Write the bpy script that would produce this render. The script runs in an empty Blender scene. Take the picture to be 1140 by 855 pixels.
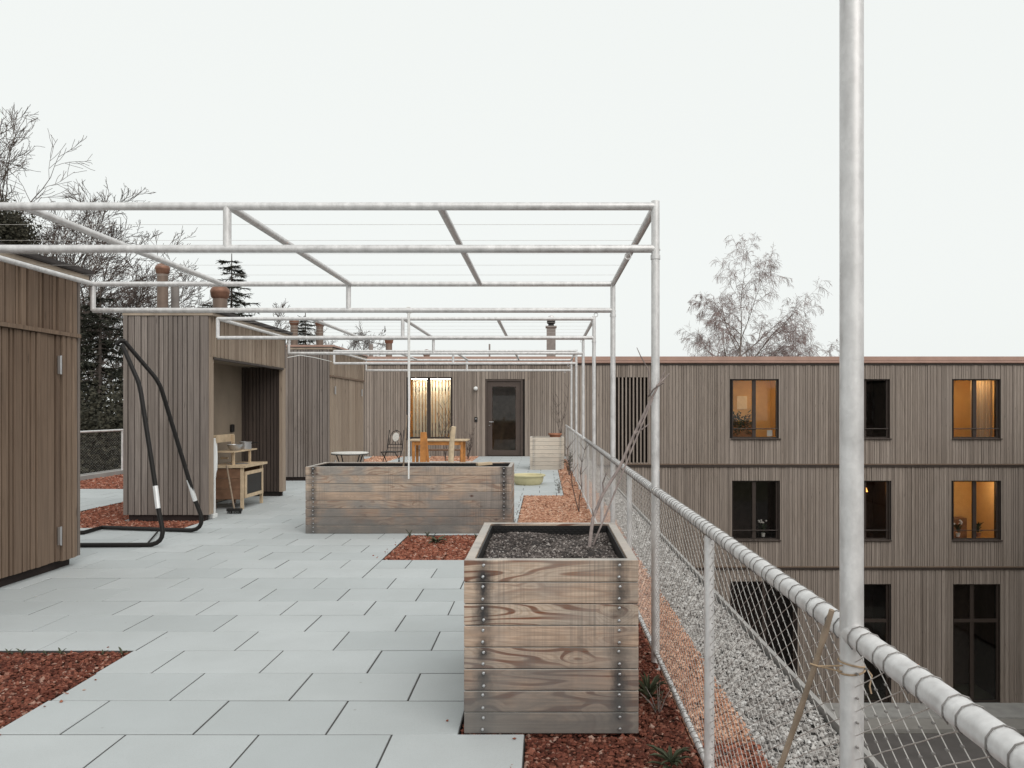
import bpy, math, random
import numpy as np
from mathutils import Vector, Matrix
R = math.radians
C = bpy.context.scene
COL = C.collection

# ------------------------------------------------------------------ camera
F, HX, HY, EYE = 850.0, 606.0, 456.0, 1.465
cam = bpy.data.cameras.new('camera'); cam_o = bpy.data.objects.new('camera', cam); COL.objects.link(cam_o)
cam_o.location = (0, 0, EYE); cam_o.rotation_euler = (R(90), 0, 0)
cam.sensor_width = 36; cam.lens = 36 * F / 1140
cam.shift_x = -(HX - 570) / 1140; cam.shift_y = (HY - 427.5) / 1140
cam.clip_start = 0.05; cam.clip_end = 2000
C.camera = cam_o

# ------------------------------------------------------------------ world, sun, exposure
SUN_EL, SUN_AZ = R(40), R(150)
w = bpy.data.worlds.new('World'); C.world = w; w.use_nodes = True
nt = w.node_tree; nt.nodes.clear()
out = nt.nodes.new('ShaderNodeOutputWorld'); bg = nt.nodes.new('ShaderNodeBackground')
sky = nt.nodes.new('ShaderNodeTexSky'); sky.sky_type = 'NISHITA'; sky.sun_disc = False
sky.sun_elevation = SUN_EL; sky.sun_rotation = SUN_AZ; sky.dust_density = 4
hs = nt.nodes.new('ShaderNodeHueSaturation'); hs.inputs['Saturation'].default_value = 0.12
mx = nt.nodes.new('ShaderNodeMix'); mx.data_type = 'RGBA'; mx.inputs[0].default_value = 0.9
nt.links.new(sky.outputs[0], hs.inputs['Color']); nt.links.new(hs.outputs[0], mx.inputs[6])
mx.inputs[7].default_value = (9.1, 9.42, 9.22, 1)          # the cloud layer of an overcast day
nt.links.new(mx.outputs[2], bg.inputs['Color']); bg.inputs['Strength'].default_value = 0.105
nt.links.new(bg.outputs[0], out.inputs['Surface'])
sun = bpy.data.lights.new('sun', 'SUN'); sun.energy = 1.5; sun.angle = R(50); sun.color = (1, .965, .92)
sun_o = bpy.data.objects.new('sun', sun); COL.objects.link(sun_o)
sun_o.rotation_euler = (R(90) - SUN_EL, 0, math.pi - SUN_AZ)
C.view_settings.view_transform = 'Standard'; C.view_settings.look = 'None'
C.view_settings.exposure = 0.0; C.view_settings.gamma = 1.0; C.view_settings.use_curve_mapping = False
C.render.engine = 'CYCLES'
C.cycles.max_bounces = 8; C.cycles.transparent_max_bounces = 12

def P(px, py, Y):
    return Vector(((px - HX) * Y / F, Y, EYE - (py - HY) * Y / F))

# ------------------------------------------------------------------ object helpers
class MB:
    def __init__(s): s.v = []; s.f = []; s.smooth = False
    def add(s, vs, fs):
        n = len(s.v); s.v += [tuple(v) for v in vs]; s.f += [tuple(n + i for i in f) for f in fs]
    def box(s, x0, x1, y0, y1, z0, z1):
        vs = [(x, y, z) for z in (z0, z1) for y in (y0, y1) for x in (x0, x1)]
        s.add(vs, [(0, 2, 3, 1), (4, 5, 7, 6), (0, 1, 5, 4), (2, 6, 7, 3), (0, 4, 6, 2), (1, 3, 7, 5)]); return s
    def obox(s, c, size, rot):
        c = Vector(c); M = rot if isinstance(rot, Matrix) else Matrix.Rotation(rot, 3, 'Z')
        hx, hy, hz = (d / 2 for d in size)
        vs = [c + M @ Vector((x, y, z)) for z in (-hz, hz) for y in (-hy, hy) for x in (-hx, hx)]
        s.add(vs, [(0, 2, 3, 1), (4, 5, 7, 6), (0, 1, 5, 4), (2, 6, 7, 3), (0, 4, 6, 2), (1, 3, 7, 5)]); return s
    def bar(s, a, b, wd, th, up=(0, 0, 1)):
        a, b = Vector(a), Vector(b); d = (b - a).normalized(); up = Vector(up)
        if abs(d.dot(up)) > .95: up = Vector((0, 1, 0))
        sd = d.cross(up).normalized(); u = sd.cross(d)
        vs = [p + sd * (x * wd / 2) + u * (z * th / 2) for p in (a, b) for x, z in ((-1, -1), (1, -1), (1, 1), (-1, 1))]
        s.add(vs, [(0, 1, 2, 3), (7, 6, 5, 4), (0, 4, 5, 1), (1, 5, 6, 2), (2, 6, 7, 3), (3, 7, 4, 0)]); return s
    def tube(s, pts, rad, n=8, closed=False, caps=True):
        pts = [Vector(p) for p in pts]; m = len(pts)
        rs = rad if isinstance(rad, (list, tuple)) else [rad] * m
        d0 = (pts[1] - pts[0]).normalized(); ref = Vector((0, 0, 1)) if abs(d0.z) < .9 else Vector((1, 0, 0))
        vs = []; u = d0.cross(ref).normalized()
        for i, p in enumerate(pts):
            if closed: d = (pts[(i + 1) % m] - pts[i - 1]).normalized()
            else: d = (pts[min(i + 1, m - 1)] - pts[max(i - 1, 0)]).normalized()
            u = (u - d * u.dot(d)); u = u.normalized() if u.length > 1e-6 else d.orthogonal().normalized()
            v = d.cross(u)
            for k in range(n):
                a = 2 * math.pi * k / n; vs.append(p + (u * math.cos(a) + v * math.sin(a)) * rs[i])
        fs = []
        for i in range(m if closed else m - 1):
            j = (i + 1) % m
            for k in range(n):
                l = (k + 1) % n; fs.append((i * n + k, i * n + l, j * n + l, j * n + k))
        if caps and not closed: fs += [tuple(range(n))[::-1], tuple(range((m - 1) * n, m * n))]
        s.add(vs, fs); return s
    def lathe(s, prof, c=(0, 0, 0), n=20, sx=1, sy=1):
        vs = []; fs = []
        for r, z in prof:
            for k in range(n):
                a = 2 * math.pi * k / n
                vs.append((c[0] + r * sx * math.cos(a), c[1] + r * sy * math.sin(a), c[2] + z))
        for i in range(len(prof) - 1):
            for k in range(n):
                l = (k + 1) % n; fs.append((i * n + k, i * n + l, (i + 1) * n + l, (i + 1) * n + k))
        fs.append(tuple(range(n))[::-1]); fs.append(tuple(range((len(prof) - 1) * n, len(prof) * n)))
        s.add(vs, fs); return s
    def build(s, name, m, parent=None, smooth=False, bevel=0):
        me = bpy.data.meshes.new(name); me.from_pydata(s.v, [], s.f); me.update()
        if smooth:
            me.polygons.foreach_set('use_smooth', [True] * len(me.polygons))
            try: me.set_sharp_from_angle(angle=R(40))
            except Exception: pass
        me.materials.append(m)
        o = bpy.data.objects.new(name, me); COL.objects.link(o)
        if parent: o.parent = parent
        if bevel:
            b = o.modifiers.new('bevel', 'BEVEL'); b.width = bevel; b.segments = 2; b.limit_method = 'ANGLE'
        return o

def tag(o, label, cat, group=None, kind=None):
    if label: o['label'] = label
    if cat: o['category'] = cat
    if group: o['group'] = group
    if kind: o['kind'] = kind
    return o
def struct(o): o['kind'] = 'structure'; return o
def thing(name, label, cat, loc=(0, 0, 0), rz=0, group=None):
    o = bpy.data.objects.new(name, None); COL.objects.link(o); o.empty_display_size = .1
    o.location = loc; o.rotation_euler = (0, 0, rz)
    return tag(o, label, cat, group)
def dup(root, loc, rz=0, label=None):
    r = root.copy(); COL.objects.link(r); r.location = loc; r.rotation_euler = (0, 0, rz)
    if label: r['label'] = label
    for ch in list(root.children):
        c = ch.copy(); COL.objects.link(c); c.parent = r
        for g in list(ch.children):
            d = g.copy(); COL.objects.link(d); d.parent = c
    return r

# ------------------------------------------------------------------ material helpers
class NT:
    def __init__(s, name):
        s.m = bpy.data.materials.new(name); s.m.use_nodes = True; s.t = s.m.node_tree
        s.b = s.t.nodes['Principled BSDF']; s.b.inputs['Specular IOR Level'].default_value = .35
    def n(s, typ, props=None, **ins):
        nd = s.t.nodes.new('ShaderNode' + typ)
        for k, v in (props or {}).items(): setattr(nd, k, v)
        for k, v in ins.items():
            k = int(k[1:]) if k[0] == '_' and k[1:].isdigit() else k.replace('_', ' ')
            s.put(nd.inputs[k], v)
        return nd
    def put(s, sock, v):
        if isinstance(v, bpy.types.NodeSocket): s.t.links.new(v, sock)
        elif isinstance(v, bpy.types.Node): s.t.links.new(v.outputs[0], sock)
        else:
            if isinstance(v, tuple) and sock.type == 'RGBA' and len(v) == 3: v = (*v, 1)
            sock.default_value = v
    def coord(s): return s.n('TexCoord').outputs['Object']
    def island(s): return s.n('NewGeometry').outputs['Random Per Island']
    def mul(s, a, b): return s.n('Math', {'operation': 'MULTIPLY'}, _0=a, _1=b).outputs[0]
    def math(s, op, a, b=0.0): return s.n('Math', {'operation': op}, _0=a, _1=b).outputs[0]
    def scale(s, vec, sc, off=None):
        v = s.n('VectorMath', {'operation': 'MULTIPLY'}, _0=vec, _1=sc).outputs[0]
        if off is not None: v = s.n('VectorMath', {'operation': 'ADD'}, _0=v, _1=off).outputs[0]
        return v
    def noise(s, vec, sc=1.0, detail=3.0, rough=.5):
        return s.n('TexNoise', None, Vector=vec, Scale=sc, Detail=detail, Roughness=rough).outputs[0]
    def ramp(s, fac, stops, interp='LINEAR'):
        nd = s.n('ValToRGB', None, Fac=fac); cr = nd.color_ramp; cr.interpolation = interp
        while len(cr.elements) < len(stops): cr.elements.new(.5)
        for e, (p, c) in zip(cr.elements, stops):
            e.position = p; e.color = (*c, 1) if isinstance(c, tuple) else (c, c, c, 1)
        return nd.outputs[0]
    def mix(s, fac, a, b, blend='MIX'):
        nd = s.n('Mix', {'data_type': 'RGBA', 'blend_type': blend}); s.put(nd.inputs[0], fac)
        s.put(nd.inputs[6], a); s.put(nd.inputs[7], b); return nd.outputs[2]
    def bump(s, h, strength=.3, dist=.01):
        s.put(s.b.inputs['Normal'], s.n('Bump', None, Height=h, Strength=strength, Distance=dist).outputs[0])
    def done(s, color, rough=.7, metal=0.0):
        s.put(s.b.inputs['Base Color'], color); s.put(s.b.inputs['Roughness'], rough); s.put(s.b.inputs['Metallic'], metal)
        return s.m

def plain(name, c, rough=.6, metal=0.0, var=.25, sc=6.0):
    k = NT(name); co = k.coord(); nz = k.noise(co, sc, 4)
    col = k.mix(k.ramp(nz, [(.3, 0.0), (.7, 1.0)]), tuple(x * (1 - var) for x in c), tuple(min(1, x * (1 + var * .6)) for x in c))
    k.bump(k.noise(co, sc * 12, 3), .1, .003)
    return k.done(col, rough, metal)

def boards(name, base, dark, light, grain=(9, 9, .55), weather=(.20, .19, .18), wamt=.35, contrast=1.0):
    """vertical timber boards, one island per board"""
    k = NT(name); co = k.coord(); r = k.island()
    off = k.n('CombineXYZ', None, X=k.mul(r, 91.0), Y=k.mul(r, 37.0), Z=k.mul(r, 53.0)).outputs[0]
    v = k.scale(co, grain, off)
    fib = k.noise(k.scale(co, (70, 70, 1.6), off), 1, 5, .6)
    fig = k.noise(v, 1.3, 2, .5)
    ring = k.math('SINE', k.mul(fig, 46.0))
    col = k.mix(k.ramp(r, [(0, 0.0), (.25, .35), (.7, .6), (1, 1.0)]), dark, light)
    col = k.mix(.2, col, base)
    col = k.mix(k.mul(k.ramp(ring, [(0.2, 0.0), (.95, 1.0)]), .2 * contrast), col, tuple(x * .55 for x in base))
    col = k.mix(k.mul(k.ramp(fib, [(.38, 1.0), (.6, 0.0)]), .5 * contrast), col, tuple(x * .6 for x in dark))
    wn = k.noise(k.scale(co, (1.1, 1.1, .35)), 1, 4, .6)
    col = k.mix(k.mul(k.ramp(wn, [(.35, 0.0), (.68, 1.0)]), wamt), col, weather)
    vor = k.n('TexVoronoi', None, Vector=k.scale(co, (9, 9, 1.6), off), Scale=1.0).outputs[0]
    col = k.mix(k.ramp(vor, [(.03, .75), (.10, 0.0)]), col, tuple(x * .35 for x in base))
    k.bump(fib, .35, .004)
    return k.done(col, .82)

def planter_wood(name, cx, tint=1.0, grey=.35, pale=0.0, fig_amt=.82, damp_amt=.85):
    """flat sawn horizontal planks; cx = distance of the bolt lines from the middle"""
    k = NT(name); co = k.coord(); r = k.island()
    off = k.n('CombineXYZ', None, X=k.mul(r, 71.0), Y=k.mul(r, 29.0), Z=k.mul(r, 13.0)).outputs[0]
    loff = k.scale(off, (1, 1, 1)); sx = k.n('SeparateXYZ', None, Vector=co)
    # knots warp the growth rings round themselves
    vor = k.n('TexVoronoi', None, Vector=k.scale(co, (3.0, 3.0, 5.0), off), Scale=1.0)
    near = k.ramp(vor.outputs[0], [(.0, 1.0), (.28, 0.0)])
    fig = k.noise(k.scale(co, (1.15, 1.15, 9.0), off), 1.0, 1.4, .45)
    fig = k.math('ADD', fig, k.mul(near, .16))
    ring = k.math('SINE', k.mul(fig, 58.0)); ring2 = k.math('SINE', k.mul(fig, 190.0))
    fib = k.noise(k.scale(co, (2.5, 2.5, 150), off), 1, 4, .6)
    A = tuple(x * tint for x in (.57, .455, .36)); B = tuple(x * tint for x in (.165, .060, .030))
    G = tuple(x * tint for x in (.25, .243, .232)); W = (.74, .68, .59)
    heart = k.noise(k.scale(co, (1.0, 1.0, 3), off), 1, 2)
    hm = k.ramp(heart, [(.40, .05), (.56, 1.0)])
    col = k.mix(k.ramp(r, [(0, 0.0), (1, .8)], 'LINEAR'), A, tuple(x * tint for x in (.42, .255, .17)))
    col = k.mix(k.mul(k.ramp(ring2, [(.1, 0.0), (.9, 1.0)]), .34), col, tuple(x * m_q for x, m_q in zip(A, (.52, .40, .32))))
    col = k.mix(k.mul(k.mul(k.ramp(ring, [(.35, 0.0), (.8, 1.0)]), hm), fig_amt), col, B)
    col = k.mix(k.mul(k.ramp(fib, [(.36, 1.0), (.58, 0.0)]), .55), col, tuple(x * .36 for x in A))
    wn = k.noise(k.scale(co, (2.2, 2.2, 2.4), k.scale(off, (.04, .04, .04))), 1, 4, .6)
    col = k.mix(k.mul(k.ramp(wn, [(.42, 0.0), (.55, 1.0)]), grey), col, G)
    # saw marks and rain streaks across the grain
    sm = k.mul(k.ramp(k.noise(k.scale(co, (95, 95, 1.2)), 1, 3, .6), [(.42, 0.0), (.62, 1.0)]), k.ramp(k.noise(k.scale(co, (1.7, 1.7, 1.3)), 1, 2), [(.44, 0.0), (.62, .55)]))
    col = k.mix(k.mul(sm, 1 - pale), col, (.13, .115, .105))
    if pale: col = k.mix(pale, col, W)
    kn = k.ramp(vor.outputs[0], [(.035, 1.0), (.06, .5), (.095, 0.0)])
    col = k.mix(k.mul(kn, .9 * (1 - pale)), col, (.07, .022, .012))
    # iron stain that bled from the bolts, ragged
    d = k.math('ABSOLUTE', k.math('SUBTRACT', k.math('ABSOLUTE', sx.outputs[0]), cx))
    d = k.math('ADD', d, k.mul(k.math('SUBTRACT', k.noise(k.scale(co, (18, 18, 12)), 1, 4, .65), .5), .085))
    st = k.mul(k.ramp(d, [(.0, 1.0), (.016, .8), (.056, 0.0)]), k.ramp(k.noise(k.scale(co, (2, 2, 9)), 1, 2), [(.36, .25), (.54, 1.0)]))
    col = k.mix(k.mul(st, 1 - pale), col, (.04, .036, .036))
    # grey algae and damp on the low planks and one end
    z = k.math('ADD', k.math('ADD', sx.outputs[2], k.mul(sx.outputs[0], .16 if cx < .6 else .06)), k.mul(k.math('SUBTRACT', k.noise(k.scale(co, (2.4, 2.4, 5)), 1, 5, .65), .5), .75))
    damp = k.ramp(z, [(.02, 1.0), (.22, .55), (.46, 0.0)])
    col = k.mix(k.mul(damp, damp_amt * (1 - pale)), col, (.125, .12, .115))
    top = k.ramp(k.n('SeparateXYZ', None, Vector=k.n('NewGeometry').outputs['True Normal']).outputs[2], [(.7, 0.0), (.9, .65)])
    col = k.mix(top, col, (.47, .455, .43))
    k.bump(k.math('ADD', fib, k.mul(ring, .06)), .3, .003)
    return k.done(col, .8)

def chips(name, stops, rough=.9, spec=.2):
    k = NT(name); co = k.coord(); r = k.island()
    col = k.ramp(r, stops, 'LINEAR')
    col = k.mix(.35, col, k.ramp(k.noise(co, 9.0, 3), [(.3, stops[0][1]), (.7, stops[-2][1])]))
    k.b.inputs['Specular IOR Level'].default_value = spec
    return k.done(col, rough)

MAT = {}
MAT['wood_grey'] = boards('weathered_grey_boards', (.22, .18, .155), (.135, .108, .092), (.31, .262, .232), weather=(.235, .208, .198))
MAT['wood_far'] = boards('grey_brown_facade_boards', (.285, .232, .192), (.20, .16, .132), (.395, .33, .282), weather=(.33, .28, .248), wamt=.35)
MAT['wood_brown'] = boards('brown_boards', (.205, .137, .094), (.125, .08, .054), (.30, .212, .15), weather=(.22, .165, .13), wamt=.3)
MAT['wood_beige'] = boards('beige_boards', (.34, .262, .20), (.27, .20, .15), (.43, .34, .262), weather=(.32, .26, .215), wamt=.25, contrast=.8)
MAT['wood_dark'] = boards('dark_brown_boards', (.075, .055, .046), (.06, .044, .037), (.095, .07, .058), wamt=.1, weather=(.08, .07, .06))
MAT['backing'] = plain('dark_backing', (.018, .014, .012), .9)
MAT['plinth'] = plain('dark_plinth', (.03, .02, .018), .85)
MAT['ply'] = plain('plywood_lining', (.26, .205, .155), .8, 0, .15, 2.5)
MAT['trim'] = plain('pale_timber_trim', (.40, .32, .25), .7)
MAT['membrane'] = plain('roof_membrane', (.05, .042, .04), .8)
MAT['copper'] = plain('copper_flashing', (.40, .25, .20), .5, .15, .12, 3)
MAT['copper_cap'] = plain('copper_cap', (.24, .125, .085), .5, .4, .35, 9)
MAT['black_tube'] = plain('black_lacquered_tube', (.009, .007, .006), .55)
MAT['black'] = plain('black_metal', (.02, .018, .017), .5)
MAT['chrome'] = plain('bright_sleeve', (.78, .78, .78), .3, .3, .08)
MAT['white'] = plain('white_plastic', (.74, .74, .73), .5, 0, .06)
MAT['frame'] = plain('dark_window_frame', (.045, .032, .026), .5, 0, .15)
MAT['door'] = plain('dark_brown_door', (.075, .054, .045), .5, 0, .1)
MAT['terracotta'] = plain('terracotta', (.45, .20, .12), .8)
MAT['orange'] = plain('orange_stained_timber', (.48, .20, .055), .6, 0, .3, 9)
MAT['pine'] = plain('pale_pine', (.56, .43, .29), .7, 0, .22, 10)
MAT['log'] = plain('debarked_log', (.60, .47, .32), .7, 0, .2, 12)
MAT['old_wood'] = plain('brown_kitchen_boards', (.21, .115, .07), .8, 0, .35, 7)
MAT['bark'] = plain('grey_bark', (.095, .078, .068), .95, 0, .35, 3)
MAT['twig'] = plain('twig_bark', (.105, .08, .07), .95, 0, .2, 3)
MAT['birch_twig'] = plain('birch_twig', (.27, .205, .195), .95, 0, .15, 3)
MAT['birch_bark'] = plain('birch_bark', (.25, .21, .19), .9, 0, .5, 5)
MAT['bamboo'] = plain('bamboo_cane', (.27, .205, .15), .7, 0, .3, 20)
MAT['sapling'] = plain('sapling_bark', (.27, .22, .205), .8, 0, .35, 25)
MAT['rope'] = plain('jute_rope', (.40, .29, .19), .95, 0, .3, 60)
MAT['cord'] = plain('white_cord', (.78, .77, .75), .8, 0, .08, 60)
MAT['steel'] = plain('brushed_steel', (.52, .52, .53), .35, .8, .12)
MAT['tub'] = plain('pale_yellow_tub', (.55, .50, .30), .55, 0, .08)
MAT['concrete'] = plain('concrete', (.36, .35, .335), .9, 0, .15, 3)
MAT['asphalt'] = plain('asphalt', (.125, .115, .11), .95, 0, .15, 2)
MAT['pave_light'] = plain('pale_pavement', (.30, .285, .265), .95, 0, .1, 2)
MAT['grass'] = plain('winter_grass', (.09, .085, .045), 1.0, 0, .4, .4)
MAT['liner'] = plain('black_dimple_liner', (.012, .011, .011), .5)
MAT['mosaic'] = plain('white_mosaic', (.72, .70, .66), .5, 0, .2, 40)
MAT['chimney_grey'] = plain('grey_chimney', (.24, .215, .20), .8)
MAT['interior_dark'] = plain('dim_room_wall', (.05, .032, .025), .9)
MAT['interior_warm'] = plain('ochre_room_wall', (.66, .44, .20), .9, 0, .06)
MAT['vent'] = plain('brown_vent_pipe', (.20, .145, .115), .5, .3, .2, 8)
MAT['coping'] = plain('dull_zinc_coping', (.33, .315, .30), .6, .2, .2, 5)
MAT['hall'] = plain('brown_hall_wall', (.42, .30, .22), .9)
k = NT('thin_curtain'); k.b.inputs['Transmission Weight'].default_value = 0.0
k.t.nodes.remove(k.b); df = k.n('BsdfDiffuse', None, Color=(.62, .52, .40)); tl = k.n('BsdfTranslucent', None, Color=(.55, .42, .28)); mq = k.n('MixShader', None, _0=.5, _1=df, _2=tl)
k.t.links.new(mq.outputs[0], k.t.nodes['Material Output'].inputs['Surface']); MAT['curtain'] = k.m
MAT['slat'] = plain('pale_yellow_slat', (.82, .75, .60), .7, 0, .12, 6)
MAT['leaf'] = plain('weed_leaf', (.07, .08, .045), .7, 0, .4, 30)
MAT['leaf_dark'] = plain('tree_reflection_leaf', (.03, .055, .02), .6, 0, .4, 30)
MAT['petal'] = plain('white_petal', (.75, .73, .72), .6, 0, .05)
k = NT('conifer_needles'); MAT['needle'] = k.done(k.mix(k.island(), (.020, .022, .016), (.045, .046, .032)), .9)
k = NT('evergreen_leaf'); MAT['evergreen'] = k.done(k.mix(k.island(), (.022, .022, .015), (.055, .05, .034)), .9)

k = NT('galvanised_steel'); co = k.coord()
sp = k.n('TexVoronoi', None, Vector=co, Scale=90.0).outputs['Color']
g = k.noise(k.scale(co, (22, 22, 11)), 1, 4, .6)
col = k.mix(k.ramp(g, [(.3, 0.0), (.7, 1.0)]), (.56, .545, .54), (.80, .785, .78))
col = k.mix(k.mul(k.n('SeparateColor', None, Color=sp).outputs[0], .16), col, (.42, .41, .405))
MAT['galv'] = k.done(col, k.ramp(g, [(.3, .36), (.7, .55)]), .4)
MAT['wire'] = plain('stainless_wire', (.58, .55, .52), .4, .5, .15, 30)
MAT['lace'] = plain('dull_lacing_wire', (.24, .225, .215), .5, .4, .2, 30)

k = NT('window_glass'); k.t.nodes.remove(k.b)
tr = k.n('BsdfTransparent', None, Color=(.93, .92, .90)); gl = k.n('BsdfGlossy', None, Color=(1., 1., 1.), Roughness=.02)
fr = k.n('Fresnel', None, IOR=1.36)
ms = k.n('MixShader', None, _0=fr, _1=tr, _2=gl)
k.t.links.new(ms.outputs[0], k.t.nodes['Material Output'].inputs['Surface']); MAT['glass'] = k.m

def emit(name, c, s):
    k = NT(name); k.put(k.b.inputs['Emission Color'], c); k.b.inputs['Emission Strength'].default_value = s
    return k.done((.8, .8, .8), .5)
MAT['lamp'] = emit('warm_lamp', (1., .76, .46), 40.0)
MAT['fill_soft'] = emit('warm_fill_strip', (1., .90, .74), 44.0)  # glow of the strip added to brighten the slatted screen

# paving
k = NT('concrete_slab'); co = k.coord(); r = k.island()
fine = k.noise(co, 260.0, 3, .7); big = k.noise(co, 1.6, 5, .6)
col = k.mix(r, (.435, .462, .468), (.505, .53, .536))
col = k.mix(k.mul(k.ramp(big, [(.4, 0.0), (.66, 1.0)]), .28), col, (.365, .383, .38))
col = k.mix(k.mul(k.ramp(fine, [(.3, 1.0), (.5, 0.0)]), .30), col, (.25, .255, .25))
spot = k.n('TexVoronoi', None, Vector=co, Scale=5.5).outputs[0]
col = k.mix(k.mul(k.ramp(spot, [(.02, 1.0), (.05, 0.0)]), .5), col, (.22, .20, .18))
k.bump(fine, .25, .002); MAT['slab'] = k.done(col, .85)
MAT['joint'] = plain('dark_joint_sand', (.075, .072, .070), 1.0)
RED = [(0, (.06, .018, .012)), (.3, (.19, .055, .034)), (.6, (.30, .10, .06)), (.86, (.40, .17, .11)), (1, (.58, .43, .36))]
DIMMED = [(0, (.03, .009, .007)), (.35, (.105, .028, .018)), (.65, (.19, .055, .034)), (.9, (.30, .12, .08)), (1, (.52, .38, .31))]  # near bed tones darkened, weaker light painted into the chips
BRIGHTENED = [(0, (.24, .11, .07)), (.3, (.42, .20, .125)), (.6, (.54, .29, .19)), (.86, (.62, .39, .27)), (1, (.72, .55, .44))]  # far bed tones lightened, stronger light painted into the chips
MAT['mulch'] = chips('red_brick_chips', RED); MAT['mulch_dimmed'] = chips('dimmed_dark_red_chips', DIMMED); MAT['mulch_brightened'] = chips('brightened_pale_orange_chips', BRIGHTENED)
k = NT('red_chip_bed'); co = k.coord()
v = k.n('TexVoronoi', None, Vector=co, Scale=62.0)
col = k.ramp(k.n('SeparateColor', None, Color=v.outputs['Color']).outputs[0], [(0, (.06, .02, .014)), (.4, (.20, .065, .04)), (.8, (.32, .13, .08)), (1, (.45, .27, .2))])
col = k.mix(k.mul(k.ramp(v.outputs[0], [(.35, 0.0), (.7, 1.0)]), .6), col, (.05, .02, .015))
k.bump(v.outputs[0], .8, .012); MAT['mulch_bed'] = k.done(col, .95)
k = NT('brightened_chip_bed'); co = k.coord(); v = k.n('TexVoronoi', None, Vector=co, Scale=48.0)  # sheet under the paler chips, stronger light in its colour too
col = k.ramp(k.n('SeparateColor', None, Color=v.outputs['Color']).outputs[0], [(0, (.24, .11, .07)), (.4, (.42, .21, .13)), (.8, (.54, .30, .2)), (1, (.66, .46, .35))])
k.bump(v.outputs[0], .8, .012); MAT['brightened_bed'] = k.done(col, .95)
GR = [(0, (.10, .088, .08)), (.3, (.28, .258, .245)), (.6, (.43, .405, .385)), (.88, (.56, .54, .52)), (1, (.70, .69, .68))]
MAT['gravel'] = chips('grey_gravel_stones', GR)
k = NT('gravel_bed'); co = k.coord(); v = k.n('TexVoronoi', None, Vector=co, Scale=34.0)
col = k.ramp(k.n('SeparateColor', None, Color=v.outputs['Color']).outputs[0], [(0, (.10, .095, .09)), (1, (.34, .33, .32))])
col = k.mix(k.ramp(v.outputs[0], [(.3, 0.0), (.6, 1.0)]), col, (.06, .055, .05))
k.bump(v.outputs[0], .8, .02); MAT['gravel_bed'] = k.done(col, .95)
SO = [(0, (.022, .018, .017)), (.4, (.055, .044, .04)), (.72, (.14, .115, .105)), (.88, (.32, .28, .26)), (1, (.55, .51, .48))]
MAT['soil_crumb'] = chips('soil_crumbs', SO)
MAT['soil'] = plain('dark_soil', (.028, .022, .020), 1.0, 0, .5, 25)

def scatter(rng, rects, dens, smin, smax, z, flat=.55, hump=None, base=None):
    """angular stones: squashed, jittered octahedra; one island each"""
    oct_v = np.array([(1, 0, 0), (-1, 0, 0), (0, 1, 0), (0, -1, 0), (0, 0, 1), (0, 0, -1)], float)
    oct_f = np.array([(0, 2, 4), (2, 1, 4), (1, 3, 4), (3, 0, 4), (2, 0, 5), (1, 2, 5), (3, 1, 5), (0, 3, 5)])
    V = []
    for x0, x1, y0, y1 in rects:
        d = dens((y0 + y1) / 2) if callable(dens) else dens
        n = int((x1 - x0) * (y1 - y0) * d)
        if n < 1: continue
        c = np.stack([rng.uniform(x0, x1, n), rng.uniform(y0, y1, n), np.zeros(n)], 1)
        s = rng.uniform(smin, smax, (n, 1, 1)) * (rng.uniform(.6, 1.35, (n, 1, 3)))
        if not callable(dens): pass
        else: s *= np.sqrt(dens(0) / d)
        v = oct_v[None] * s * (1 + rng.normal(0, .2, (n, 6, 1))); v[:, :, 2] *= flat
        q = rng.normal(size=(n, 3)); q[:, :2] *= .5
        a = rng.uniform(0, 2 * np.pi, n); ca, sa = np.cos(a), np.sin(a)
        x = v[:, :, 0] * ca[:, None] - v[:, :, 1] * sa[:, None]; y = v[:, :, 0] * sa[:, None] + v[:, :, 1] * ca[:, None]
        t = rng.normal(0, .45, n); ct, st = np.cos(t), np.sin(t)
        y2 = y * ct[:, None] - v[:, :, 2] * st[:, None]; z2 = y * st[:, None] + v[:, :, 2] * ct[:, None]
        v = np.stack([x, y2, z2], 2)
        c[:, 2] = z + rng.uniform(0, smax * .8, n)
        if hump is not None: c[:, 2] += hump(c[:, 0], c[:, 1])
        V.append(v + c[:, None])
    V = np.concatenate(V); n = len(V)
    f = (oct_f[None] + (np.arange(n) * 6)[:, None, None]).reshape(-1, 3)
    mb = MB(); mb.v = V.reshape(-1, 3).tolist(); mb.f = f.tolist(); return mb

# ------------------------------------------------------------------ terrain and courtyard
YW = 23.95                       # facade plane of the far wing
GZ = -7.85
m_ = MB().box(-600, 600, -600, 800, GZ - 1, GZ - .02); struct(m_.build('ground', MAT['grass']))
struct(MB().box(1.37, 45, -30, 21.95, GZ - .3, GZ + .004).build('courtyard_road', MAT['asphalt']))
struct(MB().box(1.37, 45, 22.02, 22.78, GZ - .3, GZ + .10).build('pavement', MAT['pave_light']))
struct(MB().box(1.37, 45, 22.79, YW - .02, GZ - .3, GZ + .13).build('pavement_edge', MAT['concrete']))
struct(MB().box(14.0, 17.5, 12, 21.9, GZ - .3, GZ + .012).build('path', MAT['pave_light']))

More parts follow.
